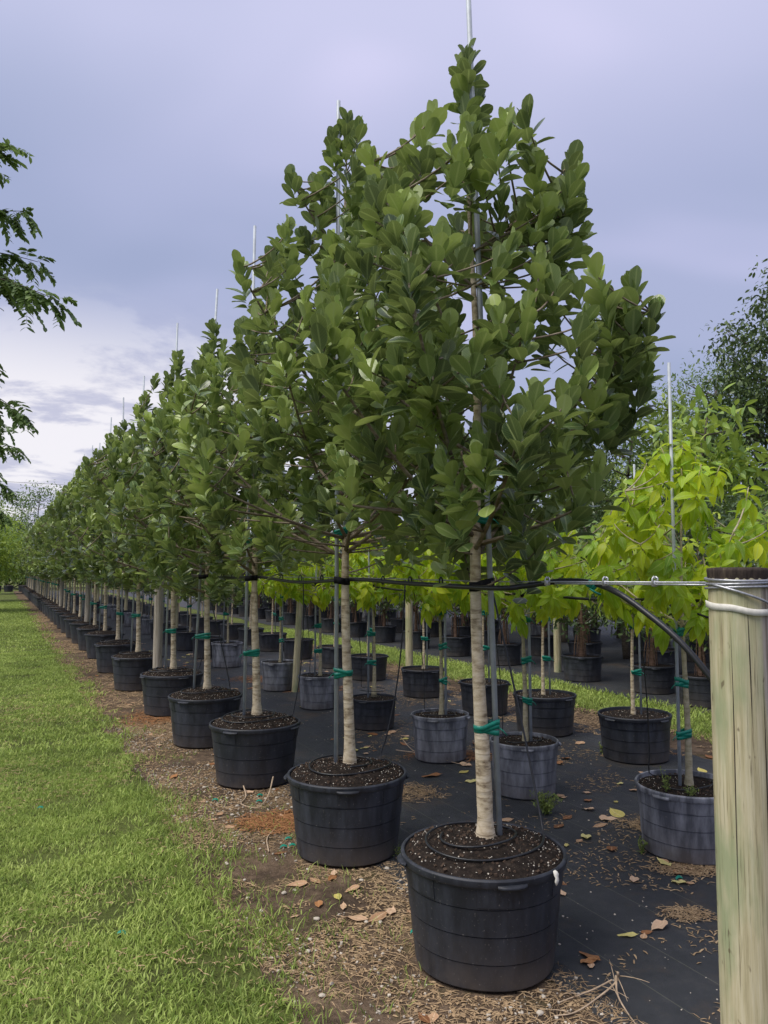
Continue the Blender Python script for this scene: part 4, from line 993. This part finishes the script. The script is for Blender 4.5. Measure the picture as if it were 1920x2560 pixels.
# main drip hose
bend = at_d(1478, 1458, 2.85)
hp = [tuple(at_d(1790, 1712, 2.48)), tuple(at_d(1700, 1604, 2.56)), tuple(at_d(1610, 1528, 2.66)), tuple(at_d(1540, 1480, 2.75)), tuple(at_d(1478, 1457, 2.86)), tuple(at_d(1400, 1453, 2.98)), tuple(at_d(1310, 1465, 3.10)), tuple(at_d(1230, 1470, 3.2))]
hp.insert(0, tuple(at_d(1845, 1800, 2.44))); hp.insert(0, tuple(at_d(1880, 2000, 2.42))); hp.insert(0, (1.13, 2.43, .02))
for i, (x, y) in enumerate(R1[:22]):
    if i: hp.append((x + .03, y - .04, WZ - .012))
    nx, ny = R1[i + 1]; hp.append(((x + nx) / 2 + .02, (y + ny) / 2 - .03, WZ - .010 - (.014 if i != 1 else .03)))
ho = Acc(); ho.tube(catmull(hp, 6), .0112, 8); hob = link('drip_hose', ho.mesh('drip_hose', 'hose')); tag(hob, 'black irrigation hose along the outer row, bending down to the end post', 'hose')
ti = Acc(); bx_, by_, bz_ = bend
for k in range(4): ti.box((bx_ - .012 + .008 * k, by_ - .012, bz_ - .004 * k), (.010, .012, .028), Quaternion((1, .1 * k, .3, .2 * k)).normalized())
ti.tube([(bx_ - .01, by_ - .015, bz_ - .02), (bx_ + .012, by_ - .02, bz_ - .035), (bx_ + .03, by_ - .015, bz_ - .042)], .004, 4)
tag(link('tape_knot', ti.mesh('tape_knot', 'tape')), 'green tape knot holding the hose to the steel cable', 'tape')
cr_ = Acc()
for i in range(5):
    x, y = R1[i]; nx, ny = R1[i + 1]
    for f in (.28, .5, .72):
        cx, cy = x + (nx - x) * f + .03, y + (ny - y) * f - .02
        cr_ = Acc(); aa = np.linspace(0, 6.28, 12); cr_.tube(np.stack([cx + .017 * np.cos(aa) * .5, np.full(12, cy) + .017 * np.cos(aa), WZ - .012 + .022 * np.sin(aa)], 1), .004, 5, False)
        tag(link('hose_tie', cr_.mesh('hose_tie', 'hose')), 'black tie binding hose to cable between the ' + ordw(i) + ' and ' + ordw(i + 1) + ' outer trees', 'hose tie', 'hose ties of the outer row')
# second-row hose
hp2 = []
for i, (x, y, _) in enumerate(R2[:12]):
    hp2.append((x + .02, y - .05, 1.47)); 
    if i < 11: nx, ny = R2[i + 1][:2]; hp2.append(((x + nx) / 2, (y + ny) / 2, 1.452))
ho = Acc(); ho.tube(catmull(hp2, 5), .010, 7); tag(link('drip_hose', ho.mesh('drip_hose', 'hose')), 'black irrigation hose running through the yellow-green second row', 'hose')
ca2 = Acc(); ca2.tube([at_d(1640, 1500, 4.7), at_d(1775, 1545, 4.2), (3.3, 2.7, 1.0)], .006, 6); tag(link('guy_cable', ca2.mesh('guy_cable', 'hose')), 'thin dark guy cable slanting down behind the end post', 'cable')
# drip tubes: riser from the hose, loop on the soil
def drip(i, x, y, soilz, mound, Rp, hose_z, label, group, ru=.0042, start=None, a_in=.6, coils=1.6):
    r = np.random.default_rng(900 + i); e = Acc(); pts = []
    st = np.array(start if start is not None else (x + .25, y + .12, hose_z)); rim = np.array((x + Rp * .86 * math.cos(a_in), y + Rp * .86 * math.sin(a_in), soilz + .03))
    m = (st + rim) / 2 + np.array((.06, .05, -.18)); pts += list(bez(st, m, rim, 9))
    n = int(26 * coils)
    for k in range(1, n + 1):
        a = a_in - 2 * np.pi * coils * k / n; rr = Rp * (.82 - .36 * min(1, k / n * 1.5)) * (1 + .08 * math.sin(a * 2)); kk = rr / Rp
        pts.append((x + rr * math.cos(a) - .02, y + rr * math.sin(a) * .95, soilz + mound * max(0, 1 - kk ** 2) ** .8 + .016 + .006 * math.sin(a * 1.5 + i)))
    e.tube(catmull(np.array(pts), 2), ru, 6); tag(link('drip_tube', e.mesh('drip_tube', 'hose')), label, 'tube', group)
for i in range(7):
    x, y = R1[i]; nx, ny = R1[i + 1]
    st = (x + .12, y + .55, 1.59) if i == 0 else (x + (.35 if i != 3 else -.1), y + .18 + .1 * (i % 2), WZ - .02)
    drip(i, x, y, .014 + .436, .062, .35, 1.59, 'black drip tube coiled in the outer-row pot ' + ordw(i) + ' from the end post', 'drip tubes of the outer row', (.0052 if i < 4 else .006), st, .35 if i == 0 else (.9 if i % 2 else .4), 1.35 if i % 2 else 1.6)
for i in range(1, 6):
    x, y, _ = R2[i]; drip(20 + i, x, y, .014 + .355, .012, POTSPEC[R2[i][2]][0] * (.8 if i == 4 else 1), 1.46, 'black drip tube in the second-row pot ' + ordw(i - 1) + ' from the end post', 'drip tubes of the second row', .004, (x - .22, y + .15, 1.45), 2.2, .8)

# power lines far beyond
for j, (y0, y1) in enumerate(((1200, 1222), (1247, 1262))):
    a = np.array(at_d(-300, y0 - 18, 140)); b = np.array(at_d(500, y1 + 6, 150)); e = Acc(); e.tube(bez(a, (a + b) / 2 + np.array((0, 0, -.6)), b, 12), .03, 4)
    tag(link('power_line', e.mesh('power_line', 'hose')), ('upper' if j == 0 else 'lower') + ' thin power line crossing the sky beyond the lane', 'power line', 'power lines')

# ------------------------------------------------------------------ ground cover and litter
POTC = np.array([(x, y, .30) for x, y in R1] + [(x, y, .25) for x, y, _ in R2] + [(x, y, .28) for x, y in R3])
def clear(x, y, m=0.0): return np.all((POTC[:, 0] - x) ** 2 + (POTC[:, 1] - y) ** 2 > (POTC[:, 2] + m) ** 2)
def clear_mask(x, y, m=0.0):
    ok = np.ones(len(x), bool)
    for cx, cy, cr in POTC: ok &= (x - cx) ** 2 + (y - cy) ** 2 > (cr + m) ** 2
    return ok
def blades(name, q, s, h, w, lean, tint, mat, z=.004, seed=0, flat=False):
    n = len(q); r = np.random.default_rng(seed); x = ND[0] * q + TD[0] * s; y = ND[1] * q + TD[1] * s
    a = r.uniform(0, 2 * np.pi, n); dx, dy = np.cos(a), np.sin(a); f = r.uniform(0, 2 * np.pi, n); wx, wy = np.cos(f) * w / 2, np.sin(f) * w / 2
    if flat: wx, wy = -dy * w / 2, dx * w / 2
    V = np.zeros((n, 6, 3))
    for k, (t_, ww) in enumerate(((0, .8), (.55, 1.0), (1.0, .15))):
        hx = lean * (t_ ** 1.6) * h; hz = h * t_ * np.sqrt(np.clip(1 - (lean * .75) ** 2 * t_, .04, 1)) if not flat else h * .02 + h * .12 * np.sin(t_ * 3.1) * r.uniform(.2, 1, n)
        if flat: hx = (t_ - .5) * h
        V[:, 2 * k, 0] = x + dx * hx - wx * ww; V[:, 2 * k, 1] = y + dy * hx - wy * ww; V[:, 2 * k, 2] = z + hz
        V[:, 2 * k + 1, 0] = x + dx * hx + wx * ww; V[:, 2 * k + 1, 1] = y + dy * hx + wy * ww; V[:, 2 * k + 1, 2] = z + hz + (0 if not flat else .001)
    F = np.array([(0, 1, 3, 2), (2, 3, 5, 4)]); FF = (F[None] + (np.arange(n) * 6)[:, None, None]).reshape(-1, 4)
    U = np.tile(np.array([(.2, 0), (.8, 0), (.2, .5), (.8, .5), (.3, 1), (.7, 1)]), (n, 1))
    me = qmesh(name, V.reshape(-1, 3), FF, mat, True, U, np.repeat(np.clip(tint, 0, 1), 6)); return link(name, me)
def fbm(q, s, seed, f0=1.0):
    r = np.random.default_rng(seed); v = np.zeros_like(q)
    for o in range(5):
        for _ in range(3):
            a = r.uniform(0, 6.28); k = f0 * 2 ** o * r.uniform(.7, 1.4); v += np.sin((q * math.cos(a) + s * math.sin(a)) * k + r.uniform(0, 6.28)) / (3 * 1.5 ** o)
    return v
def lawn_patch(name, n, q0, q1, s0, s1, hh, ww, seed, label, edge=1.16):
    r = np.random.default_rng(seed); q = r.uniform(q0, q1, n); s = r.uniform(s0, s1, n)
    e = edge + .02 + .16 * fbm(q * 1.5, s, 77, 2.2); dens = np.clip((e - q) / .30, 0.0, 1.0)
    keep = r.uniform(0, 1, n) < np.where(q < e, (.12 + .88 * dens) * np.clip(.66 + .75 * fbm(q, s, 91, 5.0), .10, 1), .04 * np.exp(-(q - e) * 6)); q, s = q[keep], s[keep]; m = len(q)
    patch = fbm(q, s, 31, 2.0); t_ = .46 + .26 * patch + .16 * fbm(q, s, 37, 9.0) + r.normal(0, .25, m) - .12 * np.exp(-np.clip(e[keep] - q, 0, 9) * 5)
    h = hh * r.uniform(.5, 1.45, m) * (1 + 1.1 * np.exp(-np.abs(e[keep] - q) * 6)); o = blades(name, q, s, h, ww * r.uniform(.6, 1.3, m), r.uniform(.3, 1.15, m), t_, 'grass', .004, seed)
    return tag(o, label, 'grass', None, 'stuff')
lawn_patch('lawn_grass', 150000, -.35, 1.5, 1.6, 7.5, .026, .0062, 201, 'short green lawn grass beside the potted row')
lawn_patch('lawn_grass', 80000, -.45, 1.45, 7.5, 17.0, .030, .011, 202, 'mown lawn grass farther along the lane')
lawn_patch('lawn_grass', 45000, -.6, 1.4, 17.0, 45.0, .035, .022, 203, 'distant lawn grass at the end of the lane')
r = np.random.default_rng(204); n = 42000; q = r.uniform(6.05, 7.5, n); s = r.uniform(1.0, 20, n)
kp = r.uniform(0, 1, n) < np.clip(np.minimum(q - 6.05, 7.5 - q) * 4 + .25 * fbm(q, s, 5, 2.0), 0.03, 1); q, s = q[kp], s[kp]
tag(blades('aisle_grass', q, s, .05 * r.uniform(.5, 1.3, len(q)), .012 * r.uniform(.6, 1.3, len(q)), r.uniform(.3, 1.1, len(q)), .55 + .2 * fbm(q, s, 8, 2.0) + r.normal(0, .15, len(q)), 'grass', .004, 204), 'grass of the aisle between the third and fourth rows', 'grass', None, 'stuff')
# dry straw, needles and crumbs
def straw(name, n, q0, q1, s0, s1, seed, label, ln, wd, thr, z=.013, mat='straw', tm=.5):
    r = np.random.default_rng(seed); q = r.uniform(q0, q1, n); s = r.uniform(s0, s1, n); x = ND[0] * q + TD[0] * s; y = ND[1] * q + TD[1] * s
    kp = (fbm(q, s, seed + 1, 3.0) > thr) & clear_mask(x, y, 0.0); q, s = q[kp], s[kp]; m = len(q)
    o = blades(name, q, s, ln * r.uniform(.4, 1.5, m), wd * r.uniform(.5, 1.4, m), np.ones(m), tm + .3 * fbm(q, s, seed + 2, 4.0) + r.normal(0, .27, m), mat, z, seed, True)
    return tag(o, label, 'litter', None, 'stuff')
straw('straw_litter', 34000, 1.02, 2.15, 1.6, 9, 211, 'dry straw and crumbs over the bare soil strip', .046, .0022, .0, .010)
straw('straw_litter', 16000, 1.02, 2.15, 9, 30, 212, 'dry litter along the far soil strip', .09, .007, -.4, .010)
straw('leaf_crumbs', 34000, 2.0, 5.4, 1.5, 14, 213, 'brown leaf crumbs scattered on the black fabric', .028, .006, .42, .014, 'straw', .35)
straw('leaf_crumbs', 14000, 1.1, 2.1, 1.6, 9, 214, 'broken leaf bits on the soil strip', .020, .009, -.2, .011, 'straw', .45)
straw('lawn_thatch', 9000, -.3, 1.25, 1.6, 12, 217, 'dead brown blades lying in the lawn', .035, .004, .05, .022, 'straw', .6)
straw('leaf_crumbs', 16000, 5.3, 6.4, 1.5, 18, 215, 'brown litter between the third row and the grass aisle', .06, .010, -.3, .012, 'straw', .35)
def litter_patch(px, py, rx, ry, n, tm, seed, label, ln=.045, mat='straw'):
    r = np.random.default_rng(seed); p = gnd(px, py); a = r.uniform(0, 6.28, n); k = np.sqrt(r.uniform(0, 1, n)) * r.uniform(.5, 1.2, n)
    x = p.x + np.cos(a) * k * rx; y = p.y + np.sin(a) * k * ry; ok = clear_mask(x, y, 0.0); x, y = x[ok], y[ok]; m = len(x)
    o = blades('litter_patch', x * ND[0] + y * ND[1], x * TD[0] + y * TD[1], ln * r.uniform(.4, 1.5, m), .0042 * r.uniform(.5, 1.6, m), np.ones(m), tm + r.normal(0, .28, m), mat, .016, seed + 1000, True)
    return tag(o, label, 'litter', None, 'stuff')
litter_patch(1712, 2292, .13, .09, 420, .3, 601, 'reddish needle patch on the fabric by the end post', .035)
litter_patch(1715, 2180, .20, .10, 700, .3, 602, 'leafy litter before the grey pot by the end post')
litter_patch(1640, 2070, .26, .16, 600, .4, 603, 'dry litter behind the grey second-row pot')
litter_patch(1130, 1895, .40, .22, 1300, .45, 604, 'orange litter heap between second-row pots', .06, 'fall_brown')
litter_patch(770, 1725, .55, .30, 1500, .6, 605, 'orange straw heap by the leaning slim post', .07, 'fall_brown')
litter_patch(660, 1700, .5, .4, 900, .5, 606, 'straw heap among distant grey pots', .07, 'fall_brown')
litter_patch(1010, 1985, .30, .25, 900, .35, 607, 'brown litter patch behind the second outer pot')
litter_patch(1300, 2120, .16, .25, 500, .3, 608, 'brown litter strip behind the first outer pot')
litter_patch(690, 2060, .28, .22, 1500, .55, 609, 'orange straw beside the second outer pot', .06, 'fall_brown')
litter_patch(400, 1795, .45, .5, 1600, .55, 610, 'orange straw beside the fifth outer pot', .06, 'fall_brown')
litter_patch(1350, 1800, .5, .3, 900, .35, 611, 'litter between second-row and third-row pots', .06)
# short weeds sprouting in the soil strip
r = np.random.default_rng(216); n = 5000; q = r.uniform(1.1, 2.3, n); s = r.uniform(1.6, 9, n); kp = fbm(q, s, 219, 2.4) > .38; q, s = q[kp], s[kp]
tag(blades('sparse_grass', q, s, .035 * r.uniform(.5, 1.5, len(q)), .004 * r.uniform(.6, 1.3, len(q)), r.uniform(.3, 1.1, len(q)), .40 + r.normal(0, .2, len(q)), 'grass', .009, 216), 'thin grass sprouting in the bare soil strip', 'grass', None, 'stuff')
# gravel
def gravel(name, n, q0, q1, s0, s1, lo, hi, seed, label, thr):
    r = np.random.default_rng(seed); q = r.uniform(q0, q1, n); s = r.uniform(s0, s1, n); x = ND[0] * q + TD[0] * s; y = ND[1] * q + TD[1] * s
    kp = (fbm(q, s, seed + 3, 3.0) > thr) & clear_mask(x, y, .01); x, y = x[kp], y[kp]; m = len(x); sz = lo + (hi - lo) * r.uniform(0, 1, m) ** 3
    B = np.array([(a, b, c) for a in (-1, 1) for b in (-1, 1) for c in (-1, 1)]) * .5
    V = B[None] * (r.uniform(.6, 1.3, (m, 1, 3))) * sz[:, None, None] + r.normal(0, .12, (m, 8, 3)) * sz[:, None, None]
    a = r.uniform(0, 6.28, m); ca, sa = np.cos(a)[:, None], np.sin(a)[:, None]
    X = V[:, :, 0] * ca - V[:, :, 1] * sa + x[:, None]; Y = V[:, :, 0] * sa + V[:, :, 1] * ca + y[:, None]; Z = V[:, :, 2] * .7 + .010 + sz[:, None] * .25
    F = np.array([(0, 1, 3, 2), (4, 6, 7, 5), (0, 4, 5, 1), (2, 3, 7, 6), (0, 2, 6, 4), (1, 5, 7, 3)]); FF = (F[None] + (np.arange(m) * 8)[:, None, None]).reshape(-1, 4)
    return tag(link(name, qmesh(name, np.stack([X, Y, Z], 2).reshape(-1, 3), FF, 'stone', False)), label, 'gravel', None, 'stuff')
gravel('gravel', 8000, 1.05, 2.15, 1.6, 9, .003, .012, 221, 'small pale limestone gravel in the bare soil strip', -.1)
gravel('gravel', 2600, 2.1, 5.3, 1.5, 11, .003, .009, 222, 'pale grit scattered on the black fabric', -.2)
def near_pot(x, y):
    best = None
    for nm, rows in (('outer-row', R1), ('second-row', R2[1:]), ('third-row', R3)):
        for i, p in enumerate(rows):
            d = (p[0] - x) ** 2 + (p[1] - y) ** 2
            if best is None or d < best[0]: best = (d, ordw(i) + ' ' + nm + ' pot from the end post')
    return best[1]
# stones big enough to pick out
bmst = []
for k in range(4):
    bm = bmesh.new(); bmesh.ops.create_icosphere(bm, subdivisions=2, radius=.5); rr = np.random.default_rng(230 + k)
    ax = rr.normal(0, 1, (6, 3))
    for v in bm.verts:
        p = np.array(v.co); f = 1 + .16 * sum(math.sin(float(p @ a) * 4 + i) for i, a in enumerate(ax)) / 3; v.co = Vector(p * f * np.array((1, .8, .55)))
    me = bpy.data.meshes.new('stone'); bm.to_mesh(me); bm.free(); me.materials.append(MAT['stone']); bmst.append(me)
rr = np.random.default_rng(240); c = 0
while c < 60:
    q_, s_ = rr.uniform(1.15, 2.1), rr.uniform(1.7, 6.5) ; x, y = qs(q_, s_)
    if not clear(x, y, .04): continue
    o = link('stone', bmst[c % 4]); sz = rr.uniform(.014, .032); o.scale = (sz, sz, sz); o.location = (x, y, .010 + sz * .18); o.rotation_euler = (0, 0, rr.uniform(0, 6.28))
    tag(o, 'pale stone on soil near the ' + near_pot(x, y), 'stone', 'loose stones on the soil strip'); c += 1
# fallen leaves
def flat_leaf(kind, mat, var, tint, curl, seed):
    V, F, U = LEAF[kind][var]; V = V.copy(); rr = np.random.default_rng(seed)
    V[:, 1] -= .5; V[:, 2] = .22 * np.abs(V[:, 0]) * curl * 2 + curl * .5 * (V[:, 1] ** 2) + .05 * np.sin(V[:, 1] * 9 + V[:, 0] * 12 + seed) * curl * 2
    V[:, 2] -= V[:, 2].min(); return qmesh('fallen_leaf', V, F, mat, True, U, np.full(len(V), tint))
FL = {m: [flat_leaf('clusia' if k % 2 else 'yellow', m, k % 3, .25 + .2 * (k % 4), .10 + .13 * (k % 4), k) for k in range(8)] for m in ('fall_tan', 'fall_brown', 'fall_yellow')}
def drop(x, y, mat, size, label, group, z=.014, k=None, rz=None):
    label = label + ' near the ' + near_pot(x, y)
    o = link('fallen_leaf', FL[mat][int(rng.integers(0, 8)) if k is None else k]); o.scale = (size, size, size); o.location = (x, y, z)
    o.rotation_euler = (rng.uniform(-.12, .12), rng.uniform(-.12, .12), rng.uniform(0, 6.28) if rz is None else rz); return tag(o, label, 'fallen leaf', group)
LT = ('curled tan leaf on soil', 'tan leaves on the soil strip'); LB = ('brown leaf on soil', 'brown leaves on the soil strip')
LY = ('yellow leaf on fabric', 'yellow leaves on the fabric'); LF = ('brown leaf on fabric', 'brown leaves on the fabric'); LFT = ('tan leaf on fabric', 'tan leaves on the fabric')
for px, py, m, sz in ((742, 2218, 'fall_tan', .12), (845, 2250, 'fall_yellow', .08), (880, 2230, 'fall_tan', .10), (858, 2275, 'fall_tan', .08), (890, 2305, 'fall_tan', .15), (945, 2300, 'fall_tan', .15), (835, 2190, 'fall_tan', .07), (720, 2035, 'fall_brown', .12), (700, 2050, 'fall_tan', .10), (550, 2040, 'fall_tan', .09), (530, 2055, 'fall_tan', .08), (1060, 2555, 'fall_brown', .09), (690, 2080, 'fall_brown', .12), (660, 2062, 'fall_tan', .11), (470, 1790, 'fall_tan', .11), (400, 1785, 'fall_tan', .12), (440, 1772, 'fall_tan', .10), (365, 1700, 'fall_tan', .12)):
    p = gnd(px, py); L_ = LT if m == 'fall_tan' else LB if m == 'fall_brown' else ('yellow leaf on soil', 'yellow leaves on the soil strip'); drop(p.x, p.y, m, sz, L_[0], L_[1], .014)
for px, py, m, sz in ((1010, 1852, 'fall_yellow', .12), (1475, 2415, 'fall_brown', .09), (1478, 2425, 'fall_tan', .07), (1540, 2040, 'fall_yellow', .15), (1520, 2055, 'fall_tan', .12), (1470, 2030, 'fall_tan', .10), (1500, 2070, 'fall_tan', .12), (1700, 2215, 'fall_yellow', .09), (1400, 1995, 'fall_tan', .09), (1410, 2000, 'fall_tan', .07), (1540, 2010, 'fall_yellow', .07), (1618, 2340, 'fall_brown', .06), (1610, 2350, 'fall_tan', .05), (760, 1712, 'fall_yellow', .10), (755, 1770, 'fall_yellow', .11), (1080, 1945, 'fall_brown', .2), (1160, 1935, 'fall_yellow', .14), (1165, 1918, 'fall_tan', .14), (1130, 1900, 'fall_tan', .12), (1180, 1960, 'fall_yellow', .12), (1200, 1955, 'fall_yellow', .09), (1100, 1890, 'fall_tan', .12), (1150, 1880, 'fall_brown', .14), (1170, 1900, 'fall_brown', .13), (1060, 1880, 'fall_brown', .13), (1225, 1985, 'fall_tan', .09), (900, 1860, 'fall_tan', .09), (930, 1840, 'fall_brown', .12), (1240, 1730, 'fall_yellow', .10), (1300, 1930, 'fall_tan', .09), (1690, 2190, 'fall_brown', .08), (1660, 2160, 'fall_tan', .06), (1720, 2180, 'fall_tan', .06)):
    p = gnd(px, py); L_ = LY if m == 'fall_yellow' else LF if m == 'fall_brown' else LFT; drop(p.x, p.y, m, sz, L_[0], L_[1], .016)
rr = np.random.default_rng(250); c = 0
while c < 190:
    q_, s_ = rr.uniform(2.2, 5.3), rr.uniform(2.5, 18); x, y = qs(q_, s_)
    if not clear(x, y, .05) or fbm(np.array([q_]), np.array([s_]), 214, 3.0)[0] < .0: continue
    m = rr.choice(('fall_tan', 'fall_brown', 'fall_yellow'), p=(.4, .35, .25)); L_ = LY if m == 'fall_yellow' else LF if m == 'fall_brown' else LFT; drop(x, y, str(m), rr.uniform(.06, .13), L_[0], L_[1], .016); c += 1
c = 0
while c < 70:
    q_, s_ = rr.uniform(1.2, 1.95), rr.uniform(2.2, 15); x, y = qs(q_, s_)
    if not clear(x, y, .05): continue
    m = rr.choice(('fall_tan', 'fall_brown'), p=(.65, .35)); L_ = LT if m == 'fall_tan' else LB; drop(x, y, str(m), rr.uniform(.05, .11), L_[0], L_[1], .013); c += 1
c = 0
while c < 40:
    q_, s_ = rr.uniform(5.4, 6.3), rr.uniform(2, 14); x, y = qs(q_, s_)
    if not clear(x, y, .05): continue
    drop(x, y, str(rr.choice(('fall_tan', 'fall_brown'))), rr.uniform(.07, .13), 'leaf in litter', 'leaves beside the grass aisle', .014); c += 1
# green tape scraps
for j, (px, py) in enumerate(((92, 2027), (642, 1995), (712, 2105), (700, 2125), (722, 2122), (560, 1818), (530, 2007), (375, 1660), (1026, 2340), (1690, 2205), (640, 2010), (290, 2345))):
    p = gnd(px, py); a = Acc(); z = .012; b = np.array((p.x, p.y, z)); pl = bez(b, b + np.array((.015, .01, .02)), b + np.array((.04, .012, .002)), 5); V = []
    for q_ in pl: V += [q_ + np.array((0, -.008, 0)), q_ + np.array((0, .008, .006))]
    o = link('tape_scrap', qmesh('tape_scrap', V, [(2 * i, 2 * i + 1, 2 * i + 3, 2 * i + 2) for i in range(4)], 'tape')); tag(o, 'scrap of green tie tape dropped on the ground', 'tape scrap', 'green tape scraps')
# dead twigs
def twig(px_pts, z, rad, label, side=True, seed=1):
    r = np.random.default_rng(seed); P = [np.array(gnd(px, py, zz)) for (px, py), zz in zip(px_pts, z)]; a = Acc(); pl = catmull(P, 5); a.tube(pl, np.linspace(rad, rad * .5, len(pl)), 5)
    if side:
        for k in range(3):
            i = int(r.integers(2, len(pl) - 1)); d = r.normal(0, 1, 3); d[2] = abs(d[2]) * .4; d = nrm(d) * r.uniform(.06, .22); a.tube(bez(pl[i], pl[i] + d * .5 + np.array((0, 0, .01)), pl[i] + d, 5), np.linspace(rad * .5, rad * .2, 5), 4)
    return tag(link('dead_twig', a.mesh('dead_twig', 'deadwood')), label, 'twig')
twig([(606, 1956), (615, 1990), (603, 2010), (640, 2020), (655, 2015)], (.05, .02, .015, .015, .015), .006, 'forked pale dead twig on the soil in front of the third pot', False, 1)
twig([(683, 1942), (672, 1985), (655, 2012), (642, 2016)], (.14, .05, .02, .015), .006, 'pale dead twig sticking up before the third pot', False, 2)
twig([(1545, 2430), (1540, 2455), (1500, 2490), (1440, 2530), (1385, 2540)], (.10, .05, .02, .015, .015), .005, 'dry branched twig beside the first pot', True, 3)
twig([(1540, 2440), (1545, 2490), (1580, 2550)], (.06, .03, .015), .005, 'dry reddish twig fork on the fabric edge', True, 4)
twig([(1530, 2450), (1480, 2475), (1400, 2505)], (.05, .03, .02), .004, 'thin dry twig lying toward the first pot', True, 5)
twig([(990, 1875), (1060, 1885), (1130, 1905), (1180, 1915)], (.03, .05, .03, .02), .005, 'long dry twig over leaf litter between second-row pots', True, 6)
twig([(1003, 1845), (1040, 1880), (1110, 1890)], (.06, .04, .02), .004, 'thin pale twig by the yellow leaf on fabric', True, 7)
twig([(672, 2130), (668, 2095), (690, 2070)], (.015, .02, .02), .005, 'short bent pale twig beside the second pot', False, 8)
# weeds
def weed(x, y, h, n, label, seed, spread=.08, z=.014):
    r = np.random.default_rng(seed); root = empty('weed', (x, y, z)); L = Leaves(); st = Acc()
    for k in range(max(5, n // 9)):
        a = r.uniform(0, 6.28); e = np.array((math.cos(a) * spread * r.uniform(.2, 1), math.sin(a) * spread * r.uniform(.2, 1), h * r.uniform(.4, 1))); pl = bez((0, 0, -.01), e * np.array((.3, .3, .7)), e, 7); st.tube(pl, .0014, 4)
        for j in range(9): i = int(r.integers(1, 7)); L.add(pl[i] + r.normal(0, .008, 3), r.normal(0, 1, 3) + np.array((0, 0, .4)), np.array((0, 0, 1.0)) + r.normal(0, .4, 3), r.uniform(.012, .026), r.uniform(0, 1), int(r.integers(0, 2)))
    link('stem', st.mesh('stem', 'weed'), root); c_ = link('foliage', L.mesh('foliage', 'small', 'weed'), root); c_['kind'] = 'stuff'
    return tag(root, label, 'weed')
for j, (px, py, h, n, sp, lb) in enumerate(((1368, 2040, .14, 420, .12, 'bushy little weed growing through the fabric behind the first pot'), (1605, 2140, .09, 60, .05, 'small weed at the foot of the grey pot by the end post'), (1508, 1888, .10, 90, .06, 'weed tuft beside a third-row black pot'), (1070, 1745, .10, 70, .07, 'weed clump at a black third-row pot'), (1000, 2150, .06, 60, .05, 'low green weed between the first two outer pots'), (880, 1640, .12, 120, .12, 'green weed tuft behind the second row'), (560, 1660, .1, 80, .08, 'weed tuft beside a distant grey pot'))):
    p = gnd(px, py); weed(p.x, p.y, h, n, lb, 400 + j, sp)
x, y, _ = R2[1]
weed(x - .17, y - .12, .14, 60, 'pale weed sprouting in the grey pot by the end post', 420, .04, .014 + .355)
weed(x - .06, y - .20, .05, 60, 'low weed tuft on the soil of the grey pot by the end post', 421, .05, .014 + .355)

for k_, ps in POTPROTO.items():
    for v_, p_ in enumerate(ps):
        if (k_, v_) not in USED:
            for c_ in list(p_.children_recursive): bpy.data.objects.remove(c_)
            bpy.data.objects.remove(p_)
